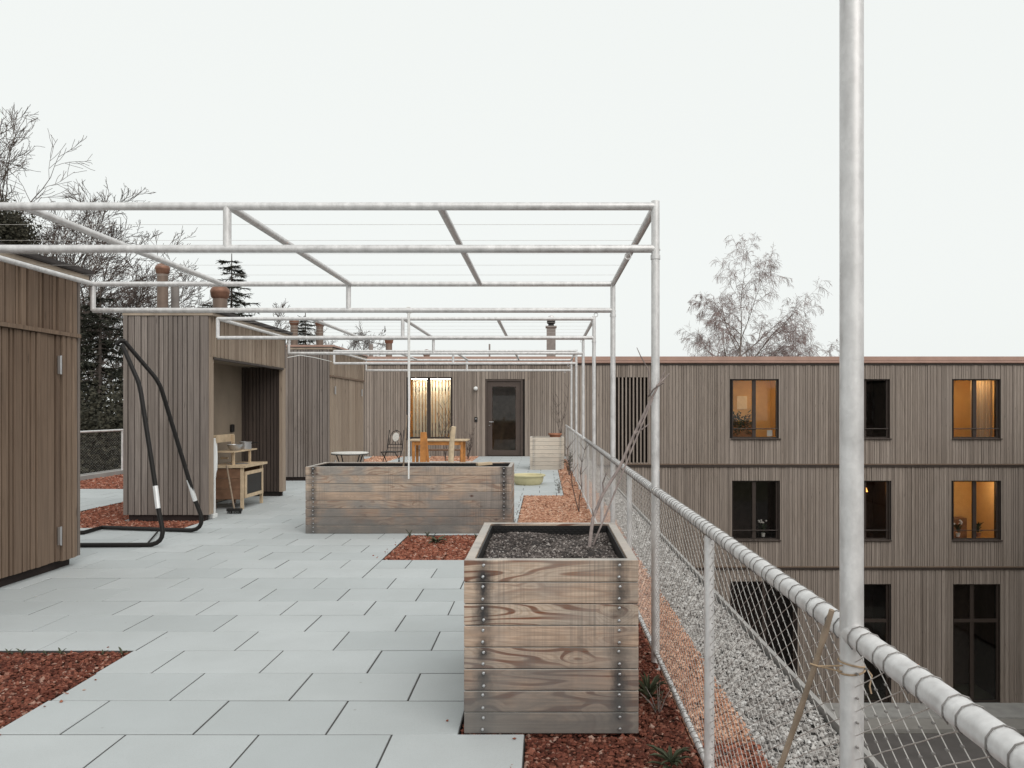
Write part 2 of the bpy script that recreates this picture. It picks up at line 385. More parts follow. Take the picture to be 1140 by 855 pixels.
# ------------------------------------------------------------------ cladding
def clad(mb, ax, plane, nrm, u0, u1, z0, z1, holes, rng, widths=(.045, .062, .062, .085, .105), gap=.012, th=.022):
    """vertical boards on the plane ax=plane ('x' or 'y'), facing nrm (+1/-1)"""
    u = u0
    while u < u1 - .01:
        wd = rng.choice(widths)
        e = min(u + wd, u1)
        if u1 - e < .03: e = u1
        spans = [(z0, z1)]
        for a, b, c, d in holes:
            if e - gap > a + .004 and u < b - .004:
                ns = []
                for s0, s1 in spans:
                    if c >= s1 or d <= s0: ns.append((s0, s1)); continue
                    if c > s0: ns.append((s0, c))
                    if d < s1: ns.append((d, s1))
                spans = ns
        t = th + rng.choice((0, .004, .009, .018))
        for s0, s1 in spans:
            p0, p1 = (plane, plane + nrm * t); p0, p1 = min(p0, p1), max(p0, p1)
            if ax == 'y': mb.box(u, e - gap, p0, p1, s0, s1)
            else: mb.box(p0, p1, u, e - gap, s0, s1)
        u = e
    return mb

def wall_with_holes(mb, u0, u1, z0, z1, y0, y1, holes):
    xs = sorted({u0, u1, *[h[0] for h in holes], *[h[1] for h in holes]}); zs = sorted({z0, z1, *[h[2] for h in holes], *[h[3] for h in holes]})
    for i in range(len(xs) - 1):
        for j in range(len(zs) - 1):
            cx, cz = (xs[i] + xs[i + 1]) / 2, (zs[j] + zs[j + 1]) / 2
            if any(a < cx < b and c < cz < d for a, b, c, d in holes): continue
            mb.box(xs[i], xs[i + 1], y0, y1, zs[j], zs[j + 1])

rng = random.Random(4)
def wx(px): return (px - HX) * YW / F
def wz(py): return EYE - (py - HY) * YW / F
bld = thing('apartment_building', 'three storey timber clad apartment wing with lit orange windows behind the terrace', 'building', (0, YW, GZ))
def bld_part(mb, name, mt, parent=None, **kw):
    o = mb.build(name, mt, parent or bld, **kw)
    if parent is None: o.location = (0, -YW, -GZ)
    return o
BX0, BX1 = -9.6, 34.0
win_z = [(wz(488), wz(422)), (wz(601), wz(535))]
cols = [815 + 123 * i for i in range(8)]
wins = []          # x0,x1,z0,z1,kind
for r_, (za, zb) in enumerate(win_z):
    for c_, px in enumerate(cols):
        wins.append((wx(px), wx(px + 52), za, zb, r_, c_))
door_h = (wx(540), wx(582), 0.0, wz(422))
slatwin = (wx(454), wx(504), wz(488), wz(420))
louv = (wx(684), wx(722), wz(515), wz(420))
gf = [(wx(816), wx(886), GZ + .13, wz(647))] + [(wx(938 + 123 * i), wx(990 + 123 * i), GZ + .13, wz(650)) for i in range(7)]
holes = [w_[:4] for w_ in wins] + [door_h, slatwin, louv] + gf
bands = [(wz(518) + .05, 2.86), (wz(632) + .05, wz(518) - .05), (GZ + .13, wz(632) - .05)]
mb = MB()
for i, (za, zb) in enumerate(bands):
    x0 = BX0 if i == 0 else 1.5
    clad(mb, 'y', YW, -1, BX0, BX1, za, zb, holes, rng)
bld_part(mb, 'cladding', MAT['wood_far'])
mb = MB(); wall_with_holes(mb, BX0, BX1, GZ, 2.9, YW + .003, YW + .30, holes); bld_part(mb, 'wall', MAT['backing'])
mb = MB()
mb.box(BX0, BX0 + .3, YW + .31, YW + 12, GZ, 2.9).box(BX1 - .3, BX1, YW + .31, YW + 12, GZ, 2.9).box(BX0, BX1, YW + 12.01, YW + 12.3, GZ, 2.9)
bld_part(mb, 'side_wall', MAT['wood_far'])
for py in (518, 632):
    z = wz(py)
    m_ = MB().box(BX0 if py == 632 else BX0, BX1, YW - .075, YW, z - .046, z + .022); bld_part(m_, 'ledge', MAT['frame'])
    m_ = MB().box(BX0, BX1, YW - .085, YW - .001, z + .024, z + .046); bld_part(m_, 'ledge_board', MAT['wood_brown'])
m_ = MB().box(BX0 - .1, BX1 + .1, YW - .10, YW + 12.4, 2.99, 3.125); bld_part(m_, 'roof', MAT['copper'])
m_ = MB().box(BX0 - .06, BX1 + .06, YW - .06, YW - .001, 2.865, 2.905); bld_part(m_, 'eaves_shadow_gap', MAT['frame'])
m_ = MB().tube([(BX0 - .05, YW - .075, 2.945), (BX1 + .05, YW - .075, 2.945)], .036, 10); bld_part(m_, 'eaves_tube', MAT['copper'], smooth=True)

def window(x0, x1, z0, z1, lit, depth=1.7, rail=True, sill=True, mull=.48, wall_m=None, lamp_x=.75, transom=None):
    f = MB(); t = .042; yf0, yf1 = YW + .05, YW + .12
    f.box(x0, x1, yf0, yf1, z0, z0 + t).box(x0, x1, yf0, yf1, z1 - t, z1).box(x0, x0 + t, yf0, yf1, z0 + t, z1 - t).box(x1 - t * 1.7, x1, yf0, yf1, z0 + t, z1 - t)
    xm = x0 + (x1 - x0) * mull
    if mull: f.box(xm - .055, xm + .055, yf0 - .004, yf1, z0 + t, z1 - t)
    if transom: f.box(x0 + t, x1 - t, yf0 - .006, yf1 + .003, transom - .05, transom + .05)
    fo = bld_part(f, 'window', MAT['frame'])
    def sub(mb, nm, mt, **kw): return mb.build(nm, mt, fo, **kw)
    rv = MB().box(x0, x0 + .012, YW - .02, yf0, z0, z1).box(x1 - .012, x1, YW - .02, yf0, z0, z1).box(x0 + .012, x1 - .012, YW - .02, yf0, z1 - .012, z1); sub(rv, 'reveal', MAT['frame'])
    if sill: sub(MB().box(x0 - .05, x1 + .05, YW - .085, yf0, z0 - .035, z0 - .003), 'sill', MAT['frame'])
    if rail: sub(MB().tube([(x0 + .012, YW + .01, z0 + .30), (x1 - .012, YW + .01, z0 + .30)], .014, 8), 'guard_rail', MAT['frame'])
    sub(MB().box(x0 + t, x1 - t, YW + .08, YW + .086, z0 + t, z1 - t), 'pane', MAT['glass'])
    rm = MB(); ya, yb = YW + .31, YW + .31 + depth
    X0, X1, Z0, Z1 = x0 - .35, x1 + .35, z0 - .25, z1 + .12
    rm.box(X0 - .05, X0, ya, yb, Z0, Z1).box(X1, X1 + .05, ya, yb, Z0, Z1).box(X0, X1, yb, yb + .05, Z0, Z1).box(X0, X1, ya, yb, Z1, Z1 + .05).box(X0, X1, ya, yb, Z0 - .05, Z0)
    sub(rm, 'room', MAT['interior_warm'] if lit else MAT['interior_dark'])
    if lit:
        rr = random.Random(int(x0 * 10) + int(z0 * 7))
        xa = x0 + rr.uniform(.0, .5); hh = rr.uniform(.35, .62)
        sub(MB().box(xa, xa + rr.uniform(.6, .9), yb - .42, yb - .001, Z0 + .001, z0 + hh).box(xa + .1, xa + .32, yb - .3, yb - .1, z0 + hh + .002, z0 + hh + rr.uniform(.15, .35)), 'sideboard', MAT['old_wood'])
        xb = x0 + rr.uniform(.5, 1.0)
        sub(MB().box(xb, xb + .34, yb - .02, yb - .001, z1 - .95, z1 - .5), 'picture', MAT['slat'])
        sub(MB().lathe([(.16, .03), (.18, 0), (.16, -.02)], (x0 + (x1 - x0) * lamp_x, YW + .75, Z1 - .04), 18), 'ceiling_lamp', MAT['lamp'], smooth=True)
    return fo
ORL = emit('orange_shade', (1., .40, .09), 3.5)
lit_set = {(0, 0), (0, 2), (1, 2), (0, 5), (1, 4)}
for x0, x1, z0, z1, r_, c_ in wins:
    wo = window(x0, x1, z0, z1, (r_, c_) in lit_set)
    if (r_, c_) in ((0, 2), (1, 4), (0, 5)):      # pale curtain drawn over one pane
        cb = MB(); nq = 34; ca0, ca1 = x0 + (x1 - x0) * .5, x1 - .05
        vs = [(ca0 + (ca1 - ca0) * q / nq, YW + .34 + .025 * math.sin(q * 1.25) + .01 * math.sin(q * .7), z) for z in (z0 - .1, z1 + .02) for q in range(nq + 1)]
        cb.add(vs, [(q, q + 1, q + nq + 2, q + nq + 1) for q in range(nq)]); cb.build('curtain', MAT['curtain'], wo, smooth=True)
    if (r_, c_) == (1, 1):
        MB().lathe([(.05, .2), (.16, .02), (.20, -.1), (.19, -.1), (.15, .02), (.04, .19)], (x0 + 1.0, YW + 1.0, z1 - .35), 18).build('pendant_lamp', ORL, wo, smooth=True)
window(*gf[0], False, rail=False, sill=False, mull=.5)
for g_ in gf[1:]:
    window(*g_, False, rail=False, sill=False, mull=.42, transom=g_[2] + 2.55)
# window with pale slatted screen
fo = window(*slatwin, True, rail=False, mull=.46, depth=1.6, lamp_x=.5)
x0, x1, z0, z1 = slatwin; mb = MB(); u = x0 + .09
while u < x1 - .12:
    mb.box(u, u + .075, YW + .42, YW + .445, z0 + .02, z1 - .02); u += .105
mb.build('slatted_screen', MAT['slat'], fo)
mb = MB().box(x0 + .07, x1 - .1, YW + .45, YW + .47, z1 - .42, z1 - .30).box(x0 + .07, x1 - .1, YW + .45, YW + .47, z0 + .14, z0 + .24)
mb.build('screen_batten', MAT['frame'], fo)
MB().box(x0 + .1, x1 - .1, YW + .13, YW + .18, z1 - .06, z1 - .038).build('fill_strip', MAT['fill_soft'], fo)  # hidden glowing strip, added only to brighten the slats
# louvre
x0, x1, z0, z1 = louv; mb = MB(); u = x0
while u < x1:
    mb.box(u, u + .045, YW - .025, YW + .06, z0, z1); u += .115
bld_part(mb, 'louvre', MAT['wood_far'])
bld_part(MB().box(x0, x1, YW + .20, YW + .24, z0, z1), 'louvre_backing', MAT['backing'])
# terrace door
x0, x1, z0, z1 = door_h
d = MB().box(x0, x0 + .06, YW - .015, YW + .10, 0.0, z1).box(x1 - .06, x1, YW - .015, YW + .10, 0.0, z1).box(x0 + .06, x1 - .06, YW - .015, YW + .10, z1 - .06, z1)
do = bld_part(d, 'door', MAT['door'])
lf = MB(); a0, a1 = x0 + .063, x1 - .063; L_, B_, T_ = .16, .17, .17
lf.box(a0, a0 + L_, YW + .03, YW + .09, .02, z1 - .063).box(a1 - L_, a1, YW + .03, YW + .09, .02, z1 - .063)
lf.box(a0 + L_, a1 - L_, YW + .03, YW + .09, .02, .02 + B_).box(a0 + L_, a1 - L_, YW + .03, YW + .09, z1 - .063 - T_, z1 - .063)
lf.build('leaf', MAT['door'], do)
MB().box(a0 + L_, a1 - L_, YW + .055, YW + .062, .02 + B_, z1 - .063 - T_).build('pane', MAT['glass'], do)
MB().tube([(a0 + .07, YW + .03, 1.08), (a0 + .07, YW - .02, 1.08), (a0 + .20, YW - .02, 1.08)], .011, 8).build('handle', MAT['steel'], do, smooth=True)
MB().lathe([(.028, -.006), (.028, .006)], (a0 + .07, YW + .02, .97), 14).build('lock', MAT['steel'], do)
rm = MB().box(x0 - .5, x0 - .45, YW + .31, YW + 3, 0, 2.6).box(x1 + .45, x1 + .5, YW + .31, YW + 3, 0, 2.6).box(x0 - .5, x1 + .5, YW + 3, YW + 3.1, 0, 2.6).box(x0 - .5, x1 + .5, YW + .31, YW + 3, 2.6, 2.7).box(x0 - .5, x1 + .5, YW + .31, YW + 3, -.05, 0)
rm.build('hallway', MAT['hall'], do)

ew = thing('apartment_building', 'unseen timber clad wing added right of the courtyard to shade the facade', 'building', (17.6, 8, GZ))  # out of view, added to block sun from the lower facade
eh = []
for za, zb in win_z:
    for i in range(6): eh.append((-8 + 4.6 * i, -6.4 + 4.6 * i, za, zb))
mb = MB()
for za, zb in bands: clad(mb, 'x', 17.6, -1, -12, YW - 1.2, za, zb, eh, rng)
o = mb.build('cladding', MAT['wood_far'], ew); o.location = (-17.6, -8, -GZ)  # cladding of the added shading wing
o = MB().box(17.72, 29, -12, YW - 1.2, GZ, 2.99).build('wall', MAT['backing'], ew); o.location = (-17.6, -8, -GZ)  # body of the added shading wing
o = MB().box(17.5, 29.1, -12.1, YW - 1.15, 2.995, 3.12).build('roof', MAT['copper'], ew); o.location = (-17.6, -8, -GZ)  # roof of the added shading wing
for a, b, c, d_ in eh:
    o = MB().box(17.64, 17.70, a, a + .05, c, d_).box(17.64, 17.70, b - .05, b, c, d_).box(17.64, 17.70, a + .05, b - .05, c, c + .05).box(17.64, 17.70, a + .05, b - .05, d_ - .05, d_).box(17.635, 17.70, (a + b) / 2 - .05, (a + b) / 2 + .05, c + .05, d_ - .05).build('window', MAT['frame'], ew); o.location = (-17.6, -8, -GZ)  # window frames of the added shading wing
    MB().box(17.665, 17.67, a + .05, b - .05, c + .05, d_ - .05).build('pane', MAT['glass'], o)

wl = thing('wall_lamp', 'small white globe wall lamp left of the dark terrace door', 'wall lamp', (wx(530), YW - .035, wz(433)))
MB().box(-.035, .035, -.03, 0, -.05, .05).build('bracket', MAT['black'], wl)
MB().lathe([(.02, -.065), (.055, -.04), (.068, 0), (.055, .04), (.02, .065)], (0, -.085, .01), 14).build('globe', MAT['white'], wl, smooth=True)
ic = thing('door_intercom', 'dark round intercom below the globe lamp beside the door', 'intercom', (wx(530), YW - .035, wz(467)))
MB().box(-.045, .045, -.02, 0, -.075, .075).build('plate', MAT['black'], ic)
MB().lathe([(.03, -.012), (.03, .012)], (0, -.03, .02), 14).build('button', MAT['steel'], ic)

# ------------------------------------------------------------------ terrace wing and deck
TX0, TX1, TY0 = -9.75, 1.38, -8.0
tw = thing('terrace_wing', 'timber clad building wing that carries the roof terrace', 'building', (0, 0, GZ))
o = MB().box(TX0, TX1 - .06, TY0, YW - .11, GZ, -.10).build('wall', MAT['backing'], tw); o.location = (0, 0, -GZ)
mb = MB(); clad(mb, 'x', TX1 - .06, 1, TY0, YW - .12, GZ + .2, -.12, [], rng, th=.02)
clad(mb, 'x', TX0, -1, TY0, YW - .12, GZ + .2, -.12, [], rng, th=.02)
o = mb.build('cladding', MAT['wood_far'], tw); o.location = (0, 0, -GZ)
o = MB().box(TX1 - .025, TX1, TY0, YW - .11, -.10, .012).box(TX0 - .05, TX0 + .05, TY0, YW - .11, -.10, .10).build('edge_coping', MAT['coping'], tw); o.location = (0, 0, -GZ)
struct(MB().box(TX0 + .05, TX1 - .026, TY0, YW - .04, -.099, -.055).build('deck', MAT['joint']))

MUL = [(-.088, .66, TY0, 3.446), (-.388, .66, 3.446, 7.446), (-1.588, .95, 7.446, 8.93), (-.35, .95, 8.93, 13.04), (.33, .95, 13.04, 22.6),
       (-6.1, -2.5, 1.8, 4.646), (-6.7, -4.47, 9.446, 10.1), (-6.7, -5.56, 10.1, 15.4), (-9.69, -6.7, 14.1, 20.0),
       (-5.3, -4.42, 21.4, YW - .05), (-3.5, -2.05, 21.6, YW - .05), (.66, .95, TY0, 3.4), (.66, .95, 3.4, 7.446)]
GRAV = (.95, TX1 - .027, TY0, YW - .05)
def subtract(rects, c):
    res = []
    for a in rects:
        x0, x1, y0, y1 = a; p, q, r_, s_ = c
        if p >= x1 or q <= x0 or r_ >= y1 or s_ <= y0: res.append(a); continue
        if p > x0: res.append((x0, p, y0, y1))
        if q < x1: res.append((q, x1, y0, y1))
        m0, m1 = max(x0, p), min(x1, q)
        if r_ > y0: res.append((m0, m1, y0, r_))
        if s_ < y1: res.append((m0, m1, s_, y1))
    return res
rng = random.Random(11); mb = MB(); jb = MB()
kk = int((TY0 - 3.446) / .4) - 1; g_ = .0042
while 3.446 + kk * .4 < YW - .05:
    y0 = 3.446 + kk * .4; y1 = min(y0 + .4, YW - .045); y0c = max(y0, TY0)
    xo = .212 if kk % 2 == 0 else .512
    x = xo - .6 * 17
    while x < 1.0:
        rs = [(max(x, TX0 + .12), min(x + .6, .95), y0c, y1)]
        if rs[0][1] - rs[0][0] > .03 and y1 - y0c > .02:
            for mrect in MUL: rs = subtract(rs, mrect)
            for a, b, c, d_ in rs:
                if b - a > .02 and d_ - c > .02:
                    jb.box(a, b, c, d_, -.0545, -.0036)
                    z = rng.uniform(-.0016, .0016); e = rng.uniform(0, .0014)
                    n0 = len(mb.v); A, B, Cc, D = a + g_ + e, b - g_, c + g_, d_ - g_ - e; ch = .0022
                    tl = [rng.uniform(-.001, .001) for _ in range(4)]
                    vs = [(A, Cc, -.054), (B, Cc, -.054), (B, D, -.054), (A, D, -.054), (A, Cc, z - ch), (B, Cc, z - ch), (B, D, z - ch), (A, D, z - ch),
                          (A + ch, Cc + ch, z + tl[0]), (B - ch, Cc + ch, z + tl[1]), (B - ch, D - ch, z + tl[2]), (A + ch, D - ch, z + tl[3])]
                    mb.add(vs, [(0, 1, 5, 4), (1, 2, 6, 5), (2, 3, 7, 6), (3, 0, 4, 7), (4, 5, 9, 8), (5, 6, 10, 9), (6, 7, 11, 10), (7, 4, 8, 11), (8, 9, 10, 11)])
        x += .6
    kk += 1
struct(mb.build('paving', MAT['slab']))
struct(jb.build('paving_joints', MAT['joint']))
mb = MB()
for i_, (x0, x1, y0, y1) in enumerate(MUL):
    if i_ not in (3, 4, 9, 10, 12): mb.box(x0 + .004, x1 - .004, y0 + .004, y1 - .004, -.05, -.026)
struct(mb.build('chip_bed', MAT['mulch_bed']))
mb = MB()
for i_ in (3, 4, 9, 10, 12):
    x0, x1, y0, y1 = MUL[i_]; mb.box(x0 + .004, x1 - .004, y0 + .004, y1 - .004, -.05, -.026)
struct(mb.build('brightened_chip_bed', MAT['brightened_bed']))
struct(MB().box(GRAV[0], GRAV[1], GRAV[2], GRAV[3], -.05, -.03).build('gravel_bed', MAT['gravel_bed']))

nr = np.random.default_rng(5)
dm = lambda y: 6800 / (1 + (max(y - 3, 0) / 4.0) ** 1.5)
hump = lambda x, y: .006 * np.sin(x * 9 + 1) * np.sin(y * 7) + .006
for nm_, mt_, lab_, sel in (('dimmed_red_chips', 'mulch_dimmed', 'red brick chips coloured darker for the weaker light in the two front beds', (0, 1, 5)),
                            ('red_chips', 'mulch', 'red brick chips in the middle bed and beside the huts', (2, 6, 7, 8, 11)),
                            ('brightened_chips', 'mulch_brightened', 'orange brick chips coloured paler for the stronger light in the far beds along the railing and window', (3, 4, 9, 10, 12))):
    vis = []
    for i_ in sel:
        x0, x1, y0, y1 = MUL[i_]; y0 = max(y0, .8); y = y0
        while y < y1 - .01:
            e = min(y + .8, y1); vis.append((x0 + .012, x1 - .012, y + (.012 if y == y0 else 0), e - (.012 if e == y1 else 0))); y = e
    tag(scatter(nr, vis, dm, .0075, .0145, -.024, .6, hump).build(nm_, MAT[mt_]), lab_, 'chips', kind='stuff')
rs_ = np.random.default_rng(77)
tag(scatter(rs_, [(-.16, -.088, .9, 3.44), (-.46, -.39, 3.46, 7.4), (-1.72, -1.59, 7.46, 8.9), (-2.49, -2.38, 2.0, 4.6), (-2.7, -2.48, 4.65, 4.75), (-.45, -.352, 9, 13)], 60, .005, .011, .001, .6).build('stray_chips', MAT['mulch']), 'a few stray red chips kicked onto the slabs beside the beds', 'chips', kind='stuff')
vis = []; y = .8
while y < 22:
    vis.append((GRAV[0] - .03, GRAV[1] - .02, y, y + .8)); y += .8
dg = lambda y: 5600 / (1 + (max(y - 3, 0) / 5.0) ** 1.4)
tag(scatter(nr, vis, dg, .0075, .0145, -.022, .75).build('grey_gravel', MAT['gravel']), 'pale grey round gravel strip along the roof edge beyond the fence', 'gravel', kind='stuff')

# ------------------------------------------------------------------ huts
HX1, HX0 = -4.41, -5.53
def hut(Y0, label, kind):
    Y1 = Y0 + 3.05; L = 3.05
    t = thing('storage_hut', label, 'hut', (HX1, Y0, 0), 0, 'narrow timber huts along the terrace')
    W = HX1 - HX0; r_ = random.Random(int(Y0 * 10)); zt = 2.70; oz = 2.17
    th = .03
    def part(mb, n, m, p=t, **k): return mb.build(n, m, p, **k)
    # local frame: x from -W..0, y 0..L
    part(clad(MB(), 'y', th + .012, -1, -W, -.0, .08, zt, [], r_, th=.018), 'front_cladding', MAT['wood_grey'])
    part(clad(MB(), 'y', L - th - .012, 1, -W, -.0, .08, zt, [], r_, th=.018), 'rear_cladding', MAT['wood_grey'])
    part(clad(MB(), 'x', -W + .03, -1, .045, L - .045, .08, zt, [], r_, th=.018), 'back_cladding', MAT['wood_grey'])
    ja, jb = (.17, L - .20)
    sm = MAT['wood_brown'] if kind == 'near' else MAT['wood_beige']
    if kind == 'alcove':
        part(clad(MB(), 'x', -.03, 1, .045, L - .045, oz, zt, [], r_, th=.014, gap=.015), 'header', sm)
        part(MB().box(-.06, -.004, .045, ja, .08, oz - .004), 'jamb', sm); part(MB().box(-.06, -.004, jb, L - .045, .08, oz - .004), 'jamb', sm)
        part(MB().box(-.06, .012, ja - .02, jb + .02, oz - .035, oz - .005), 'lintel', MAT['frame'])
        part(MB().box(-.74, -.70, .10, L - .10, .02, oz + .02), 'back_panel', MAT['ply'])
        part(clad(MB(), 'y', jb + .05, -1, -.698, -.062, .08, oz, [], r_, widths=(.055, .055, .07), th=.018), 'inner_lining', MAT['wood_dark'])
        part(MB().box(-.698, -.062, jb + .052, jb + .07, .0, oz).box(-.698, -.062, ja - .07, ja - .05, .0, oz), 'inner_wall', MAT['backing'])
        part(MB().box(-.698, -.062, ja - .05, jb + .05, oz + .01, oz + .04), 'alcove_ceiling', MAT['ply'])
        part(MB().box(-W + .05, -.745, .05, L - .05, .0, .075).box(-.74, -.05, .05, .12, 0, .075).box(-.74, -.05, L - .12, L - .05, 0, .075), 'plinth', MAT['plinth'])
        part(MB().box(-.72, -.035, .045, L - .045, oz + .045, zt - .01), 'carcass', MAT['backing'])
        part(MB().box(-W + .035, -.745, .045, L - .045, .08, zt - .01), 'rear_store', MAT['backing'])
    else:
        part(clad(MB(), 'x', -.03, 1, .045, L - .045, oz + .012, zt, [], r_, th=.018, gap=.016), 'header', sm)
        part(MB().box(-.045, .022, .045, L - .045, oz - .028, oz + .008), 'drip_strip', MAT['wood_brown'])
        part(clad(MB(), 'x', -.03, 1, .045, .30, .08, oz - .03, [], r_, th=.018, gap=.016), 'corner_panel', sm)
        part(clad(MB(), 'x', -.03, 1, L - .30, L - .045, .08, oz - .03, [], r_, th=.018, gap=.016), 'corner_panel', sm)
        for da, db, hy in ((.31, 1.52, .35), (1.535, L - .31, L - .36)):
            dr = part(clad(MB(), 'x', -.03, 1, da, db, .09, oz - .033, [], r_, th=.018, gap=.016), 'door', sm)
            for hz in (.32, 1.87):
                part(MB().box(.008, .03, hy - .014, hy + .014, hz - .08, hz + .08).tube([(.03, hy, hz - .085), (.03, hy, hz + .085)], .008, 8), 'hinge', MAT['steel'], dr)
        part(MB().box(-W + .035, -.046, .045, L - .045, .08, zt - .01), 'carcass', MAT['backing'])
        part(MB().box(-W + .06, -.075, .07, L - .07, 0, .078), 'plinth', MAT['plinth'])
    rf = part(MB().box(-W - .03, .085, -.012, L + .04, zt + .045, zt + .085), 'roof', MAT['membrane'])
    part(MB().box(-W - .01, .055, .004, L + .02, zt + .003, zt + .043), 'roof_trim', MAT['trim'] if kind != 'alcove' else MAT['trim'], rf)
    part(MB().box(-W - .034, .089, -.016, .05, zt + .055, zt + .093).box(.05, .089, .051, L + .044, zt + .055, zt + .093), 'roof_flashing', MAT['copper'] if kind == 'far' else MAT['membrane'], rf)
    return t
hut(4.23, 'brown timber hut with closed boarded doors at the left edge', 'near')
hut(10.02, 'grey timber hut with an open alcove sheltering a play kitchen', 'alcove')
hut(15.68, 'farthest timber hut with a pale beige door', 'far')

# vent pipes
def vent(px, py_top, py_base, Y, label, dia=.145, ball=True):
    b = P(px, py_base, Y); top = P(px, py_top, Y).z - b.z
    t = thing('vent_pipe', label, 'vent pipe', b, 0, 'roof vent pipes')
    r_ = dia / 2
    MB().lathe([(r_, -.02), (r_, top - (dia * .75 if ball else 0))], (0, 0, 0), 16).build('pipe', MAT['chimney_grey'] if not ball else MAT['vent'], t, smooth=True)
    if ball:
        z = top - dia * 1.0
        MB().lathe([(r_ * .9, z - .02), (r_ * 1.25, z + .02), (r_ * 1.3, z + dia * .35), (r_ * 1.36, z + dia * .4), (r_ * 1.36, z + dia * .55), (r_ * 1.2, z + dia * .72), (r_ * .75, z + dia * .92), (r_ * .2, z + dia)], (0, 0, 0), 18).build('cap', MAT['copper_cap'], t, smooth=True)
    return t
def hroof(Y): return HY - (2.785 - EYE) * F / Y
vent(181, 293, hroof(10.7), 10.7, 'tall brown vent pipe with copper cap, left one above the alcove hut')
vent(195, 316, hroof(10.9), 10.9, 'plain capless grey pipe just right of the tallest copper cap', .11, False)
vent(245, 317, hroof(11.2), 11.2, 'copper ball vent behind the alcove hut roof, in front of the spruce', .20)
vent(327.5, 354, hroof(16.2), 16.2, 'left copper capped vent of the pair on the farthest hut', .15)
vent(356, 356, hroof(16.6), 16.6, 'right round copper capped vent of the pair on the farthest hut', .15)
ZR = 3.125
def froof(Y): return HY - (ZR - EYE) * F / Y
vent(433, 375, froof(26), 26, 'slim copper ball vent on the far roof left of the lit window', .22)
vent(413, 383, froof(25.5), 25.5, 'tiny low dark vent stub on the far roof, leftmost', .14, False)
vent(475, 389, froof(25), 25, 'short copper vent on the far roof above the lit slatted window', .2)
vent(545, 383, froof(27), 27, 'thin small pipe on the far roof above the dark door', .06, False)
b = P(613.5, froof(29), 29); b.z = ZR
ch = thing('chimney', 'square grey chimney with a dark cowl on the far roof', 'chimney', b)
zt = P(613, 365, 29).z - ZR
MB().box(-.17, .17, -.17, .17, -.02, zt).box(-.21, .21, -.21, .21, zt + .001, zt + .06).build('stack', MAT['chimney_grey'], ch)
MB().lathe([(.11, zt + .06), (.11, zt + .14), (.16, zt + .17), (.16, zt + .27), (.12, zt + .3)], (0, 0, 0), 16).build('cowl', MAT['black'], ch, smooth=True)
MB().lathe([(.10, zt + .30), (.13, zt + .34), (.10, zt + .44), (.03, zt + .48)], (0, 0, 0), 16).build('cowl_cap', MAT['galv'], ch, smooth=True)

# ------------------------------------------------------------------ pergolas
XR, XL, ZT, ZL = .646, -4.25, 2.647, 2.40
def pergola(Ya, Yb, label, near_hut=True):
    t = thing('pergola_frame', label, 'pergola', (XR, Ya, 0), 0, 'galvanised tube pergolas over the terrace')
    r_ = .0242; D = Yb - Ya; wdt = XL - XR
    def part(mb, n): return mb.build(n, MAT['galv'], t, smooth=True)
    for y in (0, D):
        part(MB().tube([(0, y, 0), (0, y, ZT + .03)], r_, 14), 'post')
        part(MB().tube([(0, y, ZT), (wdt, y, ZT)], r_ * .98, 12), 'top_beam')
        part(MB().tube([(0, y, ZL), (wdt, y, ZL)], r_ * .98, 12), 'lower_beam')
        for x in (-1.844 - XR, wdt):
            part(MB().tube([(x, y, ZL), (x, y, ZT)], r_ * .97, 12), 'hanger')
        part(MB().tube([(-.03, y, ZL - .005), (.028, y, ZL - .005)], .006, 6).lathe([(.0285, -.012), (.0285, .012)], (0, y, ZL - .05), 14), 'clamp')
        ring = [(-.16 + .018 * math.cos(a), y, ZL - .043 + .018 * math.sin(a)) for a in np.linspace(0, 2 * math.pi, 12, endpoint=False)]
        part(MB().tube(ring, .0035, 6, closed=True), 'eye_ring')
        part(MB().lathe([(.07, 0), (.07, .008)], (0, y, -.03), 16), 'base_plate')
    for x in (.0, -.606 - XR, -1.83 - XR, -3.03 - XR, wdt):
        part(MB().tube([(x, 0, ZT), (x, D, ZT)], r_ * .96, 12), 'cross_bar')
    n = 5
    for i in range(1, n + 1):
        y = D * i / (n + 1)
        MB().tube([(0, y, ZT + .005), (wdt, y, ZT + .005)], .0012, 5).build('wire', MAT['wire'], t)
    return t
Y0_, YS = 1.605, [4.44, 7.19, 9.94, 12.69, 15.44, 18.19]
pergola(Y0_ - 2.75, Y0_, 'nearest galvanised pergola, only its tall right pole showing beside the handrail')
pergola(YS[0], YS[1], 'large galvanised tube pergola spanning above the two front planters')
pergola(YS[2], YS[3], 'second galvanised pergola, behind the long planter beside the alcove hut')
pergola(YS[4], YS[5], 'smallest galvanised pergola, in front of the lit slatted window')

b = P(455, 345, YS[1]); e = P(455.3, 533, YS[1])
rp = thing('hanging_cord', 'white cord hanging from the pergola beam before the long planter', 'cord', (b.x, b.y, ZL - .024))
MB().tube([(0, 0, 0), (.004, 0, (e.z - ZL) * .5), (.0, 0, e.z - ZL + .024)], [.013, .011, .007], 10).build('cord', MAT['cord'], rp, smooth=True)
MB().tube([(.03 * math.cos(a), .0, .024 + .03 * math.sin(a)) for a in np.linspace(0, 6.283, 14, endpoint=False)], .006, 6, closed=True).build('loop', MAT['cord'], rp)
wl2 = MB().tube([P(320, 398, 13.0), P(334, 395.5, 13.6), P(350, 398, 14.6), P(369, 402.5, 15.66)], .006, 5).build('washing_line', MAT['cord'])
tag(wl2, 'thin white line strung between the alcove hut and the farthest hut', 'washing line')

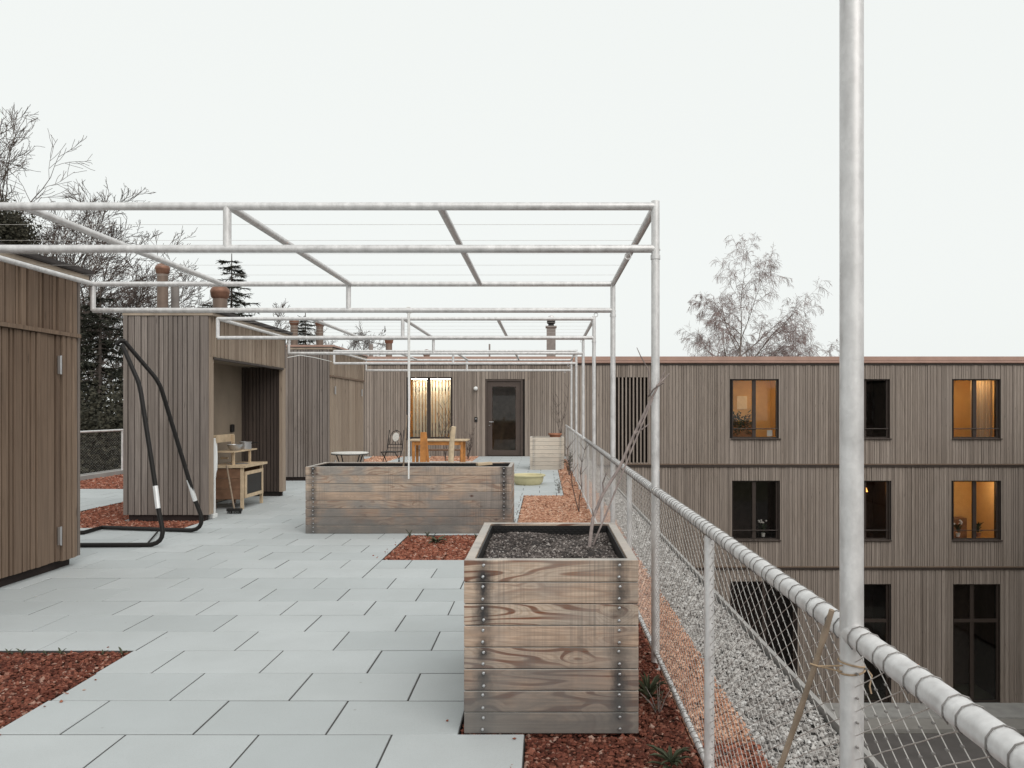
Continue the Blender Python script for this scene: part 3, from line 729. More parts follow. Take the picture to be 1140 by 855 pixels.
# ------------------------------------------------------------------ railing
FY0, FY1 = -3.0, 22.9
fe = thing('railing', 'galvanised handrail with stainless wire mesh along the roof edge', 'railing', (XR, 0, 0))
FX = .0
RZ = EYE - .77 * XR
RZ = 1.0 - .0
OUT = .0
MB().tube([(FX, FY0, RZ - .005), (FX, FY1, RZ - .005)], .0242, 18).build('top_rail', MAT['galv'], fe, smooth=True)
MB().tube([(FX, FY0, .06), (FX, FY1, .06)], .0135, 12).build('bottom_rail', MAT['galv'], fe, smooth=True)
for y in [Y0_ - 1.4, 2.99, 5.8, 8.56, 11.3, 14.06, 16.8, 19.6, 22.3]:
    MB().tube([(FX, y, -.03), (FX, y, RZ - .03)], .0195, 14).build('post', MAT['galv'], fe, smooth=True)
mb = MB(); sp = .088; zb, zt_ = .06, RZ - .005; T = 37 * sp / 2 / (zt_ - zb)
nn = int((FY1 - FY0) / sp); run = (zt_ - zb) * T
rgw = random.Random(2)
for i in range(-int(run / sp) - 1, nn + 1):
    for sgn in (1, -1):
        ya = FY0 + i * sp; yb = ya + run; za, zc = zb, zt_
        if sgn < 0: za, zc = zt_, zb
        if yb < FY0 or ya > FY1: continue
        if ya < FY0: tt = (FY0 - ya) / run; za = za + (zc - za) * tt; ya = FY0
        if yb > FY1: tt = (FY1 - ya) / (yb - ya); zc = za + (zc - za) * tt; yb = FY1
        if ya > 9: mb.tube([(sgn * .0012, ya, za), (sgn * .0012, yb, zc)], .0013, 3, caps=False)
        else:
            npt = max(2, int((yb - ya) / (sp / 2)) + 1)
            pts = [(sgn * .0010 + rgw.uniform(-.0006, .0006), ya + (yb - ya) * q / (npt - 1), za + (zc - za) * q / (npt - 1) + (rgw.uniform(-.0012, .0012) if 0 < q < npt - 1 else 0)) for q in range(npt)]
            mb.tube(pts, .00105, 4, caps=False)
mb.build('wire_mesh', MAT['wire'], fe)
# crimp ferrules at the near crossings
mb = MB(); hz = sp / (2 * T)
for iy in range(int((5.0 - .5) / (sp / 2))):
    for iz in range(1, int((zt_ - zb) / hz)):
        if (iy + iz) % 2: continue
        y = FY0 + (int((.5 - FY0) / sp)) * sp + iy * sp / 2; z = zb + iz * hz
        mb.box(-.0022, .0022, y - .0035, y + .0035, z - .0016, z + .0016)
mb.build('mesh_ferrules', MAT['lace'], fe)
def coil(z, r_, y0, y1, step, nm):
    pts = []; n = int((y1 - y0) / step)
    rg = random.Random(int(z * 100))
    for i in range(n):
        yo = y0 + i * step + rg.uniform(-.006, .006) + (.014 if i % 2 else 0)
        for q in range(10):
            a = -math.pi / 2 + 2 * math.pi * q / 10
            pts.append((FX + r_ * math.cos(a), yo + step * .10 * q / 10, z + r_ * math.sin(a)))
        pts.append((FX, yo + step * .6, z - r_ - .001))
    MB().tube(pts, .0014, 4).build(nm, MAT['lace'], fe)
coil(RZ - .005, .0262, FY0 + .1, 12, .062, 'lacing_wire')
coil(.06, .0155, FY0 + .1, 8, .052, 'lacing_wire')

# left-hand railing beyond the huts
lf_ = thing('railing', 'distant plain railing at the left roof edge seen between two huts', 'railing', (-9.62, 0, 0))
MB().tube([(0, -4, 1.0), (0, 23, 1.0)], .024, 10).build('top_rail', MAT['galv'], lf_, smooth=True)
for i in range(11): MB().tube([(0, -3 + i * 2.55, .0), (0, -3 + i * 2.55, .98)], .022, 10).build('post', MAT['galv'], lf_, smooth=True)
MB().box(-.06, .06, -4, 23, -.03, .09).build('kerb', MAT['concrete'], lf_)
mb = MB()
for i in range(-10, 270):
    for s in (1, -1):
        y = -4 + i * .1; z0_, z1_ = (.1, .98) if s > 0 else (.98, .1)
        y1_ = min(max(y + 1.52, -4), 23)
        if y > -4 and y1_ < 23: mb.tube([(0, y, z0_), (0, y1_, z1_)], .0006, 3, caps=False)
mb.build('wire_mesh', MAT['wire'], lf_)

# ------------------------------------------------------------------ planters
def planter(loc, Wd, D, H, nb, mt, label, inset, soil_drop=.06, bolts=True, bolt_m='steel'):
    t = thing('wooden_planter', label, 'planter', loc, 0, 'timber raised beds')
    th = .045; bh = H / nb; g = .0035; r_ = random.Random(int(Wd * 100 + loc[1] * 10))
    x0, x1 = -Wd / 2, Wd / 2
    def stack(fn):
        mb = MB()
        for i in range(nb):
            zz = i * bh; e = r_.uniform(-.0015, .0015)
            h1 = (zz + bh - g) if i < nb - 1 else H
            fn(mb, zz, h1, e)
        return mb
    stack(lambda mb, a, b, e: mb.box(x0, x1, -e, th, a, b)).build('front_panel', mt, t, bevel=.004)
    stack(lambda mb, a, b, e: mb.box(x0, x1, D - th, D + e, a, b)).build('back_panel', mt, t, bevel=.004)
    stack(lambda mb, a, b, e: mb.box(x0 + e, x0 + th, th + .002, D - th - .002, a, b - .0015)).build('end_panel', mt, t, bevel=.004)
    stack(lambda mb, a, b, e: mb.box(x1 - th, x1 + e, th + .002, D - th - .002, a, b - .0015)).build('end_panel', mt, t, bevel=.004)
    i0, i1, j0, j1 = x0 + th, x1 - th, th, D - th
    zb_ = H - soil_drop
    # dimple membrane showing above the soil
    lm = MB().box(i0 + .001, i1 - .001, j1 - .008, j1 - .001, .05, H - .012).box(i0 + .001, i0 + .008, j0 + .001, j1 - .009, .05, H - .012).box(i1 - .008, i1 - .001, j0 + .001, j1 - .009, .05, H - .012).box(i0 + .009, i1 - .009, j0 + .001, j0 + .008, .05, H - .012)
    if Wd < 1:
        xx = i0 + .02; q = 0
        while xx < i1 - .02:
            for zz in np.arange(zb_ + .004, H - .018, .014):
                xs_ = xx + (.009 if q % 2 else 0); q += 1
                lm.lathe([(.0065, 0), (.004, .0001)], (0, 0, 0), 4) if False else lm.obox((xs_, j1 - .010, zz), (.008, .007, .008), Matrix.Rotation(R(45), 3, 'Y'))
            xx += .018
    lm.build('liner', MAT['liner'], t)
    so = MB()   # gently lumpy soil sheet with body
    nx, ny = max(8, int((i1 - i0) / .05)), max(6, int((j1 - j0) / .05))
    vs = []; fs = []
    for a in range(nx + 1):
        for b_ in range(ny + 1):
            X = i0 + .01 + (i1 - i0 - .02) * a / nx; Yv = j0 + .01 + (j1 - j0 - .02) * b_ / ny
            vs.append((X, Yv, zb_ + .012 * math.sin(X * 11 + loc[1]) * math.sin(Yv * 8) + r_.uniform(-.006, .006)))
    for a in range(nx):
        for b_ in range(ny):
            n = a * (ny + 1) + b_; fs.append((n, n + ny + 1, n + ny + 2, n + 1))
    so.add(vs, fs); so.box(i0 + .012, i1 - .012, j0 + .012, j1 - .012, .02, zb_ - .03)
    so.build('soil', MAT['soil'], t)
    if Wd < 1.5:
        nrr = np.random.default_rng(int(loc[1] * 7))
        o = scatter(nrr, [(i0 + .015, i1 - .015, j0 + .015, j1 - .015)], 9500 if loc[1] < 6 else 2500, .004, .009, zb_ - .004, .7, lambda x, y: .012 * np.sin(x * 11 + loc[1]) * np.sin(y * 8)).build('soil_crumbs', MAT['soil_crumb'], t)
        o['kind'] = 'stuff'
    if bolts:
        bm_ = MB().lathe([(.0075, 0), (.0075, .0015), (.0062, .0045), (.003, .006)], (0, 0, 0), 12)
        for v in range(len(bm_.v)): x, y, z = bm_.v[v]; bm_.v[v] = (x, -z, y)
        first = bm_.build('bolt', MAT[bolt_m], t, smooth=True); q = 0
        for sx in (-1, 1):
            for i in range(nb):
                for fz in (.24, .78):
                    o = first if q == 0 else first.copy()
                    if q: COL.objects.link(o); o.parent = t
                    o.location = (sx * (Wd / 2 - inset) + r_.uniform(-.003, .003), -.001, i * bh + bh * fz + r_.uniform(-.003, .003)); q += 1
    return t
YA = EYE * F / (817 - HY); XA0 = (516.5 - HX) * YA / F; XA1 = (711 - HX) * YA / F
WA = XA1 - XA0
planter(((XA0 + XA1) / 2, YA, 0), WA, 1.15, .785, 8, planter_wood('planter_planks', WA / 2 - .087, 1.06, .36, 0.0, .95), 'nearest square weathered timber planter with bolted planks and dark soil', .087)
YB = EYE * F / (594 - HY); XB0 = (340 - HX) * YB / F; XB1 = (569.5 - HX) * YB / F; WB = XB1 - XB0
planter(((XB0 + XB1) / 2, YB, 0), WB, .80, .79, 8, planter_wood('long_planter_planks', WB / 2 - .09, 1.0, .72, 0.0, .5, .8), 'long low weathered timber planter in the middle of the paving', .09, .05)
YC = EYE * F / (523 - HY); XC0 = (590 - HX) * YC / F; XC1 = (628 - HX) * YC / F; WC = XC1 - XC0
planter(((XC0 + XC1) / 2, YC, 0), WC, .8, .79, 8, planter_wood('pale_planter_planks', WC / 2 - .09, 1.1, .35, .62), 'small pale whitewashed planter by the far end of the railing', .09)

tr_ = thing('terracotta_bowl', 'shallow terracotta bowl lying in the pale far planter', 'bowl', (P(618, 486, YC + .3).x, YC + .3, .73))
MB().lathe([(.10, 0), (.15, .11), (.165, .115), (.165, .15), (.145, .15), (.14, .12), (.09, .02)], (0, 0, 0), 20).build('bowl', MAT['terracotta'], tr_, smooth=True)
MB().lathe([(.115, .10), (.12, .115), (.01, .125)], (0, 0, 0), 16).build('soil', MAT['soil'], tr_, smooth=True)
ofc = MB().bar(P(531, 517, YB + .3) , P(547, 515.5, YB + .36), .10, .03).build('wood_offcut', MAT['pine'])
tag(ofc, 'pale wood offcut lying on the long planter soil', 'offcut')

# ------------------------------------------------------------------ bare sapling and canes
def branchy(mb, pts, rads, rg, twigs, n=7):
    mb.tube(pts, rads, n)
a = P(655, 604, YA + .62); a.z = .69
tip = P(735, 424, 4.40)
sp_ = thing('bare_sapling', 'bare young sapling leaning from the nearest planter to the pergola post', 'sapling', a)
def rel(v): return Vector(v) - a
pts = [a, P(660, 577, 4.2), P(671, 550, 4.24), P(689, 522, 4.27), P(705, 486, 4.33), P(721, 452, 4.38), P(734, 427, 4.4), P(741, 411, 4.4)]
MB().tube([rel(p) for p in pts], [.0105, .0095, .0095, .0088, .0082, .0072, .0055, .003], 8).build('stem', MAT['sapling'], sp_, smooth=True)
for tw_ in ([P(672, 549, 4.24), P(671, 538, 4.22), P(675, 527, 4.2)], [P(722, 441, 4.38), P(728, 433, 4.3), P(739, 426, 4.25)],
            [P(724, 440, 4.38), P(722, 412, 4.36), P(713, 396, 4.32), P(709, 387, 4.3)], [P(706, 484, 4.33), P(716, 477, 4.3), P(724, 471, 4.3)],
            [P(731, 430, 4.4), P(745, 416, 4.5)], [P(661, 575, 4.2), P(659, 566, 4.18)]):
    MB().tube([rel(p) for p in tw_], [.006, .0045, .003, .002][:len(tw_)] if len(tw_) > 2 else [.005, .0025], 6).build('twig', MAT['sapling'], sp_, smooth=True)
cn = MB().tube([P(660, 607, 4.15) * 1, P(676, 569, 4.2), P(706, 494, 4.28), P(727, 443, 4.34)], [.0055, .005, .0048, .0045], 7).build('bamboo_cane', MAT['sapling'], None, smooth=True)
tag(cn, 'pale support cane beside the bare sapling in the nearest planter', 'cane', 'plant canes')
b0, b1 = P(925.5, 679, 1.57), P(868, 858, 1.66)
dv = (b1 - b0); b2 = b0 + dv * ((b0.z + .0) / (b0.z - b1.z))
ca = thing('bamboo_cane', 'brown knotty cane leaning against the near handrail and pole', 'cane', b2, 0, 'plant canes')
n = 40; pts = []; rads = []
for i in range(n + 1):
    t_ = i / n; p = b2.lerp(b0, t_) - b2 + Vector((math.sin(t_ * 9) * .003, 0, 0)); pts.append(p)
    kn_ = .0022 if i % 7 == 3 else 0
    rads.append(.0074 - .0018 * t_ + kn_ * .8)
MB().tube(pts, rads, 10).build('stem', MAT['bamboo'], ca, smooth=True)
tie = thing('rope_tie', 'jute string tying the cane to the near galvanised pole', 'string', (XR, Y0_, .925))
pp = [(.0265 * math.cos(t_), .0265 * math.sin(t_), .012 * math.sin(t_ * .5)) for t_ in np.linspace(0, 12.5, 60)]
MB().tube(pp, .002, 6).build('wrap', MAT['rope'], tie, smooth=True)
kx = Vector((b0.lerp(b1, .33) - Vector((XR, Y0_, .925))))
MB().tube([(-.024, -.012, .006), ((kx.x - .024) / 2, (kx.y) / 2 - .012, kx.z * .4 + .004), (kx.x + .007, kx.y - .008, kx.z), (kx.x - .008, kx.y - .004, kx.z + .004), (kx.x, kx.y + .010, kx.z - .003), (-.024, -.008, -.008)], .0018, 6).build('string', MAT['rope'], tie, smooth=True)
MB().tube([(.026, -.01, 0), (.034, -.02, -.012), (.030, -.018, -.035), (.033, -.02, -.05)], .0018, 6).build('tail', MAT['rope'], tie, smooth=True)
st = MB().tube([P(449, 521, YB + .4), P(453, 462, YB + .45)], [.012, .008], 7).build('bamboo_cane', MAT['bamboo'], None, smooth=True)
tag(st, 'thin cane standing in the long planter next to the white cord', 'cane', 'plant canes')

# ------------------------------------------------------------------ hanging chair stand
Yn, Yf, Yt = 8.13, 8.95, 8.52
hs_ = thing('swing_stand', 'black tubular hanging chair stand with bright sleeves beside the near hut', 'swing stand', (-4.6, 8.5, 0))
def hrel(v): v = Vector(v); return v - Vector((-4.6, 8.5, 0))
def arc(p0, c, p1, n=7):
    p0, c, p1 = map(Vector, (p0, c, p1)); return [(1 - t) ** 2 * p0 + 2 * t * (1 - t) * c + t * t * p1 for t in np.linspace(0, 1, n)]
def on_floor(px, Y, z=.025): return Vector(((px - HX) * Y / F, Y, z))
base_n = [Vector((-5.35, 8.05, .025)), on_floor(163, Yn)] ; up_n = [P(177, 570, 8.17), P(173, 541, 8.2), P(155.5, 428, 8.36), P(136, 384, 8.46)]
cN = on_floor(184, Yn); 
line_n = [Vector((-5.95, Yf - .1, .025)), Vector((-6.02, 8.75, .025)), Vector((-6.02, 8.3, .025)), Vector((-5.92, 8.1, .025)), on_floor(163, Yn)] + arc(on_floor(163, Yn), cN, P(180.5, 587, 8.15))[1:] + [up_n[0], up_n[1]] + arc(P(157, 438, 8.34), P(155, 426, 8.36), P(151, 418, 8.38), 5) + [up_n[3]]
MB().tube([hrel(p) for p in line_n], .024, 12).build('near_tube', MAT['black_tube'], hs_, smooth=True)
line_f = [Vector((-5.95, 8.86, .025)), Vector((-5.4, 8.95, .025)), on_floor(114, 9.3, .03), on_floor(208, 9.12)] + arc(on_floor(208, 9.1), on_floor(228, 9.05), P(223.5, 573, 9.05))[1:] + [P(217, 556, 9.04), P(180, 434, 8.75)] + arc(P(180, 434, 8.75), P(176.5, 425, 8.72), P(171, 418, 8.7), 5)[1:] + [P(138.5, 380, 8.52)]
MB().tube([hrel(p) for p in line_f], .024, 12).build('far_tube', MAT['black_tube'], hs_, smooth=True)
MB().tube([hrel(P(176, 566, 8.17)), hrel(P(173, 541, 8.2))], .0262, 12).build('sleeve', MAT['chrome'], hs_, smooth=True)
MB().tube([hrel(P(217.3, 557.5, 9.04)), hrel(P(210, 534, 8.99))], .0262, 12).build('sleeve', MAT['chrome'], hs_, smooth=True)
MB().tube([hrel(P(138.5, 380, 8.52)), hrel(P(134, 379, 8.49)), hrel(P(129, 384, 8.47))], [.03, .028, .02], 10).build('top_joint', MAT['black_tube'], hs_, smooth=True)
MB().tube([hrel(P(130, 383, 8.47)), hrel(P(127, 388, 8.47)), hrel(P(131, 391, 8.47)), hrel(P(133, 386, 8.47))], .006, 6).build('hook', MAT['steel'], hs_, smooth=True)
MB().tube([hrel(on_floor(163, Yn)), hrel(on_floor(176, 9.05))], .010, 8).build('tie_bar', MAT['black_tube'], hs_, smooth=True)

# ------------------------------------------------------------------ alcove: mud kitchen etc.
mk = thing('play_kitchen', 'wooden play kitchen with sink bowl inside the hut alcove', 'play kitchen', (-4.42, 11.2, 0))
Lk, Dk = .80, .46       # local: x -Dk..0 (front face x=0), y 0..Lk
mb = MB()
for i in range(3): mb.box(-Dk, -.045, .0, .022, .15 + i * .152, .15 + i * .152 + .147)
mb.build('side_panel', MAT['old_wood'], mk)
mb = MB()
for i in range(3): mb.box(-Dk, -.045, Lk - .022, Lk, .15 + i * .152, .15 + i * .152 + .147)
mb.build('side_panel', MAT['old_wood'], mk)
for x, y in ((-.04, .0), (-.04, Lk - .04), (-Dk, .025), (-Dk, Lk - .065)):
    MB().box(x, x + .04, y, y + .04, 0, .61).build('leg', MAT['pine'] if x > -.1 else MAT['old_wood'], mk)
mb = MB().box(.002, .022, .05, Lk - .05, .16, .21).box(.002, .022, .05, Lk - .05, .50, .55).box(.002, .022, .05, .10, .21, .50).box(.002, .022, Lk - .10, Lk - .05, .21, .50)
dd = mb.build('door', MAT['pine'], mk); MB().box(.006, .012, .10, Lk - .10, .21, .50).build('door_glass', MAT['black'], dd)
MB().box(-Dk, -.05, .03, Lk - .03, .14, .155).build('bottom_shelf', MAT['old_wood'], mk)
mb = MB().box(-Dk - .02, .05, -.03, Lk + .05, .612, .645); mb.build('worktop', MAT['pine'], mk)
MB().lathe([(.16, .004), (.165, .01), (.14, .0095), (.12, -.08 + .09), (.01, .006)], (-.22, .36, .641), 22).build('basin', MAT['steel'], mk, smooth=True)
for y in (.06, Lk - .10): MB().box(-Dk + .0, -Dk + .04, y, y + .04, .646, 1.07).build('upright', MAT['pine'], mk)
MB().box(-Dk - .025, -Dk - .002, -.28, Lk + .02, .97, 1.085).build('back_board', MAT['pine'], mk)
MB().box(-Dk + .041, -.15, .05, .95, .83, .85).build('shelf', MAT['pine'], mk)
for y in (.1, .72): MB().box(-.20, -.17, y, y + .03, .646, .829).build('shelf_leg', MAT['pine'], mk)
MB().box(-Dk + .0, -.35, .30, .34, .72, .745).build('hanging_rail', MAT['pine'], mk)
bw = thing('steel_bowl', 'dented steel bowl on the play kitchen shelf', 'bowl', (-4.66, 11.5, .851)); MB().lathe([(.06, 0), (.10, .05), (.115, .09), (.105, .09), (.09, .05), (.03, .012)], (0, 0, 0), 20).build('bowl', MAT['steel'], bw, smooth=True)
pt = thing('cooking_pot', 'dull grey cooking pot at the rear of the play kitchen shelf', 'pot', (-4.66, 11.9, .851)); MB().lathe([(.09, 0), (.095, .11), (.102, .115), (.09, .115), (.085, .01)], (0, 0, 0), 20).build('pot', MAT['steel'], pt, smooth=True)
MB().tube([(.095, 0, .09), (.16, 0, .1), (.22, 0, .1)], .009, 8).build('handle', MAT['black'], pt, smooth=True)
wp = thing('white_post', 'white plastic post with foot standing at the near alcove jamb', 'post', (P(238.5, 577, 10.33).x, 10.33, 0))
MB().tube([(0, 0, .05), (0, 0, 1.08)], .018, 10).build('pole', MAT['white'], wp, smooth=True)
MB().box(-.10, .03, -.09, .05, 0, .06).build('foot', MAT['white'], wp, bevel=.01)
cl = MB(); pr = [(-.02, 0), (.035, .02), (.05, .05), (.06, .10), (.05, .16)]
vs = []; fs = []
for j in range(9):
    z = 1.07 - j * .058
    for i in range(7): vs.append((-.02 + .006 * i * (1 if j < 7 else .6) + .008 * math.sin(i * 2.1 + j * .5), -.03 + .013 * i, z - .01 * i * i * .2))
for j in range(8):
    for i in range(6): n = j * 7 + i; fs.append((n, n + 1, n + 8, n + 7))
cl.add(vs, fs); co_ = cl.build('white_cloth', MAT['white'], None, smooth=True); co_.location = wp.location
sd = co_.modifiers.new('solid', 'SOLIDIFY'); sd.thickness = .006
tag(co_, 'white cloth draped over the white post in the alcove', 'cloth')
br = thing('broom', 'push broom leaning on the play kitchen with its dark head on the paving', 'broom', (P(261, 572, 10.75).x, 10.75, 0))
MB().tube([(0, 0, .05), (-.235 * 1.0, .30, .66)], .012, 8).build('handle', MAT['bamboo'], br, smooth=True)
MB().box(-.105, .105, -.03, .03, .035, .075).build('head', MAT['black'], br, bevel=.008)
mb = MB(); rg = random.Random(3)
for i in range(130):
    x, y = rg.uniform(-.10, .10), rg.uniform(-.025, .025); mb.tube([(x, y, .036), (x + rg.uniform(-.01, .01), y + rg.uniform(-.012, .012), .002)], .002, 3)
o = mb.build('bristles', MAT['black'], br)
sk = thing('socket', 'black socket on the back panel of the alcove', 'socket', (-5.108, 12.45, 1.16)); MB().box(0, .04, -.05, .05, -.06, .06).build('box', MAT['black'], sk, bevel=.006)
MB().lathe([(.025, 0), (.025, .004)], (0.02, 0, .06), 12).build('lid', MAT['black'], sk)

# ------------------------------------------------------------------ bistro table, chair, picnic table, posts, tub
Yb_ = 13.75
bt = thing('bistro_table', 'round white topped bistro table with black metal legs', 'table', (P(389.5, 504, Yb_).x, Yb_, 0))
zt = P(0, 503.5, Yb_).z
MB().lathe([(.325, zt - .022), (.33, zt - .012), (.33, zt - .004), (.32, zt)], (0, 0, 0), 32).build('tabletop', MAT['mosaic'], bt, smooth=True)
MB().tube([(.322 * math.cos(a), .322 * math.sin(a), zt - .03) for a in np.linspace(0, 6.283, 30, endpoint=False)], .009, 6, closed=True).build('rim', MAT['black'], bt)
for a in (.6, 2.5, 3.75, 5.7):
    ca_, sa_ = math.cos(a), math.sin(a)
    MB().tube([(.25 * ca_, .25 * sa_, zt - .03), (.17 * ca_, .17 * sa_, zt - .25), (.18 * ca_, .18 * sa_, .2), (.27 * ca_, .27 * sa_, 0)], .011, 8).build('leg', MAT['black'], bt, smooth=True)
MB().tube([(.17 * math.cos(a), .17 * math.sin(a), zt - .22) for a in np.linspace(0, 6.283, 24, endpoint=False)], .008, 6, closed=True).build('stretcher', MAT['black'], bt)

Yc_ = 18.3
def bistro_chair(loc, rz, label):
    t = thing('bistro_chair', label, 'chair', loc, rz)
    w2 = .20
    for s in (-1, 1):
        MB().tube([(s * w2, -.20, 0), (s * w2, .0, .30), (s * w2 * .98, .17, .50), (s * w2 * .95, .27, .93), (s * w2 * .95, .275, .97)], .011, 8).build('back_leg', MAT['black'], t, smooth=True)
        MB().tube([(s * (w2 - .025), .24, 0), (s * (w2 - .025), .02, .29), (s * (w2 - .025), -.19, .45)], .011, 8).build('front_leg', MAT['black'], t, smooth=True)
    MB().box(-w2 + .01, w2 - .01, -.21, .17, .445, .465).build('seat', MAT['black'], t, bevel=.008)
    f = lambda z: .17 + (z - .5) * .235
    arch = [(-.15, f(.62), .62), (-.155, f(.78), .78), (-.11, f(.91), .91), (0, f(.965), .965), (.11, f(.91), .91), (.155, f(.78), .78), (.15, f(.62), .62)]
    MB().tube(arch, .008, 8).tube([(-w2, f(.62), .62), (w2, f(.62), .62)], .008, 8).tube([(-w2, f(.54), .54), (w2, f(.54), .54)], .008, 8).tube([(0, f(.62), .62), (0, f(.965), .965)], .007, 6).tube([(-.10, f(.62), .62), (-.05, f(.7), .7), (-.11, f(.9), .9)], .006, 6).tube([(.10, f(.62), .62), (.05, f(.7), .7), (.11, f(.9), .9)], .006, 6).build('back_scroll', MAT['black'], t, smooth=True)
    md = MB().lathe([(.082, -.008), (.085, 0), (.08, .008)], (0, 0, 0), 24, 1, 1.3)
    md.v = [(x, z, y) for x, y, z in md.v]; o = md.build('medallion', MAT['mosaic'], t, smooth=True); o.location = (0, f(.80) - .008, .80); o.rotation_euler = (R(-13), 0, 0)
    return t
bistro_chair((P(436, 500, Yc_).x, Yc_, 0), R(-14), 'black wrought bistro chair with a white oval mosaic back')
Yp = 18.6
pc = thing('garden_table', 'pale topped wooden garden table in front of the lit slatted window', 'table', (P(489, 490, Yp).x, Yp, 0))
zt = P(0, 489, Yp).z
MB().box(-.71, .71, -.33, .33, zt - .035, zt).build('tabletop', MAT['pine'], pc, bevel=.005)
for x in (-.58, .58):
    for y in (-.27, .27): MB().box(x - .03, x + .03, y - .03, y + .03, 0, zt - .037).build('leg', MAT['orange'], pc)
MB().box(-.55, .55, -.28, -.25, zt - .13, zt - .04).box(-.55, .55, .25, .28, zt - .13, zt - .04).build('apron', MAT['orange'], pc)
be = thing('garden_bench', 'brown backless bench behind the pale topped table', 'bench', (P(492, 500, 19.5).x, 19.5, 0))
MB().box(-.6, .6, -.15, .15, .42, .455).build('seat', MAT['old_wood'], be)
for x in (-.5, .5): MB().box(x - .03, x + .03, -.13, .13, 0, .419).build('leg', MAT['old_wood'], be)
Yo = 14.6
op = thing('orange_post', 'orange stained split timber post behind the long planter', 'post', (P(471.5, 515, Yo).x, Yo, 0))
zt = P(0, 481, Yo).z
MB().bar((-.02, 0, 0), (0, 0, zt), .115, .05).build('upright', MAT['orange'], op, bevel=.006)
MB().bar((.125, .02, 0), (.03, .03, zt - .02), .05, .04).build('brace', MAT['orange'], op, bevel=.006)
lg = MB(); p0, p1 = P(499, 530, 14.9), P(505.5, 475, 14.75); p0.z = 0
q = [p0.lerp(p1, t) + Vector((.012 * math.sin(t * 6), 0, 0)) for t in np.linspace(0, 1, 9)]
lo = lg.tube(q, [.066, .06, .06, .058, .054, .056, .05, .05, .047], 10).build('debarked_log', MAT['log'], None, smooth=True)
tag(lo, 'pale debarked log standing upright right of the orange post', 'log')
# sand tub
Yt_ = EYE * F / (540 - HY)
tb = thing('sand_tub', 'shallow pale yellow plastic sand tub on the paving', 'tub', (P(588, 540, Yt_ + .1).x, Yt_ + .15, 0))
MB().lathe([(.24, 0), (.285, .05), (.305, .16), (.335, .165), (.34, .185), (.325, .195), (.29, .18), (.27, .10), (.01, .09)], (0, 0, 0), 36).build('shell', MAT['tub'], tb, smooth=True)
MB().lathe([(.27, .115), (.2, .128), (.02, .13)], (0, 0, 0), 24).build('sand', MAT['pine'], tb, smooth=True)

# ------------------------------------------------------------------ weeds and shrubs
def leaf(mb, base, dirv, L, wd, droop=.3):
    d = Vector(dirv).normalized(); sd = d.cross(Vector((0, 0, 1)));
    sd = sd.normalized() if sd.length > .1 else Vector((1, 0, 0))
    n = sd.cross(d) * .06 * L
    b = Vector(base); pts = [b, b + d * L * .35 + Vector((0, 0, -droop * L * .05)), b + d * L * .72 + Vector((0, 0, -droop * L * .22)), b + d * L + Vector((0, 0, -droop * L * .5))]
    ws = [.12, 1, .8, .05]
    vs = []
    for p, q in zip(pts, ws): vs += [p - sd * wd * q / 2 + n * q, p - n * q * .3, p + sd * wd * q / 2 + n * q]
    fs = []
    for i in range(3):
        for j in range(2): a_ = i * 3 + j; fs.append((a_, a_ + 1, a_ + 4, a_ + 3))
    mb.add(vs, fs)
def weed(loc, h, n, label, seed, upright=.5, wd=.25):
    rg = random.Random(seed); t = thing('weed', label, 'weed', loc, 0, 'weeds in the red chips'); mb = MB(); sm = MB()
    for i in range(n):
        a = 2 * math.pi * i / n * 1.9 + rg.uniform(-.3, .3); L = h * rg.uniform(.55, 1); up = rg.uniform(upright * .5, upright * 1.7)
        leaf(mb, (0, 0, .005 + h * .25 * rg.random()), (math.cos(a), math.sin(a), up), L, L * wd, rg.uniform(.2, .9))
    mb.build('leaves', MAT['leaf'], t, smooth=True)
    sm.tube([(0, 0, -.02), (.003, 0, h * .35)], [.004, .002], 6).build('stem', MAT['leaf'], t)
zg = -.015
weed((P(722, 783, 3.85).x, 3.85, zg), .19, 20, 'tall leafy weed between the near planter and the railing', 1, 1.2, .11)
late_weeds = 1
weed((P(746, 850, 3.15).x, 3.13, zg), .14, 21, 'green rosette weed in the red chips at the bottom edge', 3, .8, .14)
weed((P(487, 604, 8.4).x, 8.4, zg), .15, 14, 'dark rosette in the middle of the red bed before the long planter', 4, .4, .35)
weed((P(457, 594, 8.8).x, 8.75, zg), .13, 8, 'upright seedling at the left corner of the middle red bed', 5, 2.2, .045)
weed((P(476, 592, 8.8).x, 8.78, zg), .10, 7, 'small seedling against the middle of the long planter base', 6, 2, .045)
weed((P(530, 590, 8.8).x, 8.75, zg), .10, 7, 'seedling at the right foot of the long planter', 7, 2, .045)
for i, px in enumerate((12, 28, 56, 70, 118, 140)):
    weed((P(px, 725, 4.62).x, 4.60 - .01 * (i % 3), zg), .045 + .018 * (i % 2), 4, ['tiny sprout at the paving edge, leftmost of the left bed', 'tiny sprout second from the left along the paving edge', 'tiny leaning sprout in the middle of the left bed edge', 'tiny sprout right of the middle of the left bed edge', 'tiny broad sprout near the right corner of the left bed', 'tiny upright sprout at the right corner of the left bed'][i], 20 + i, 1.0, .25)

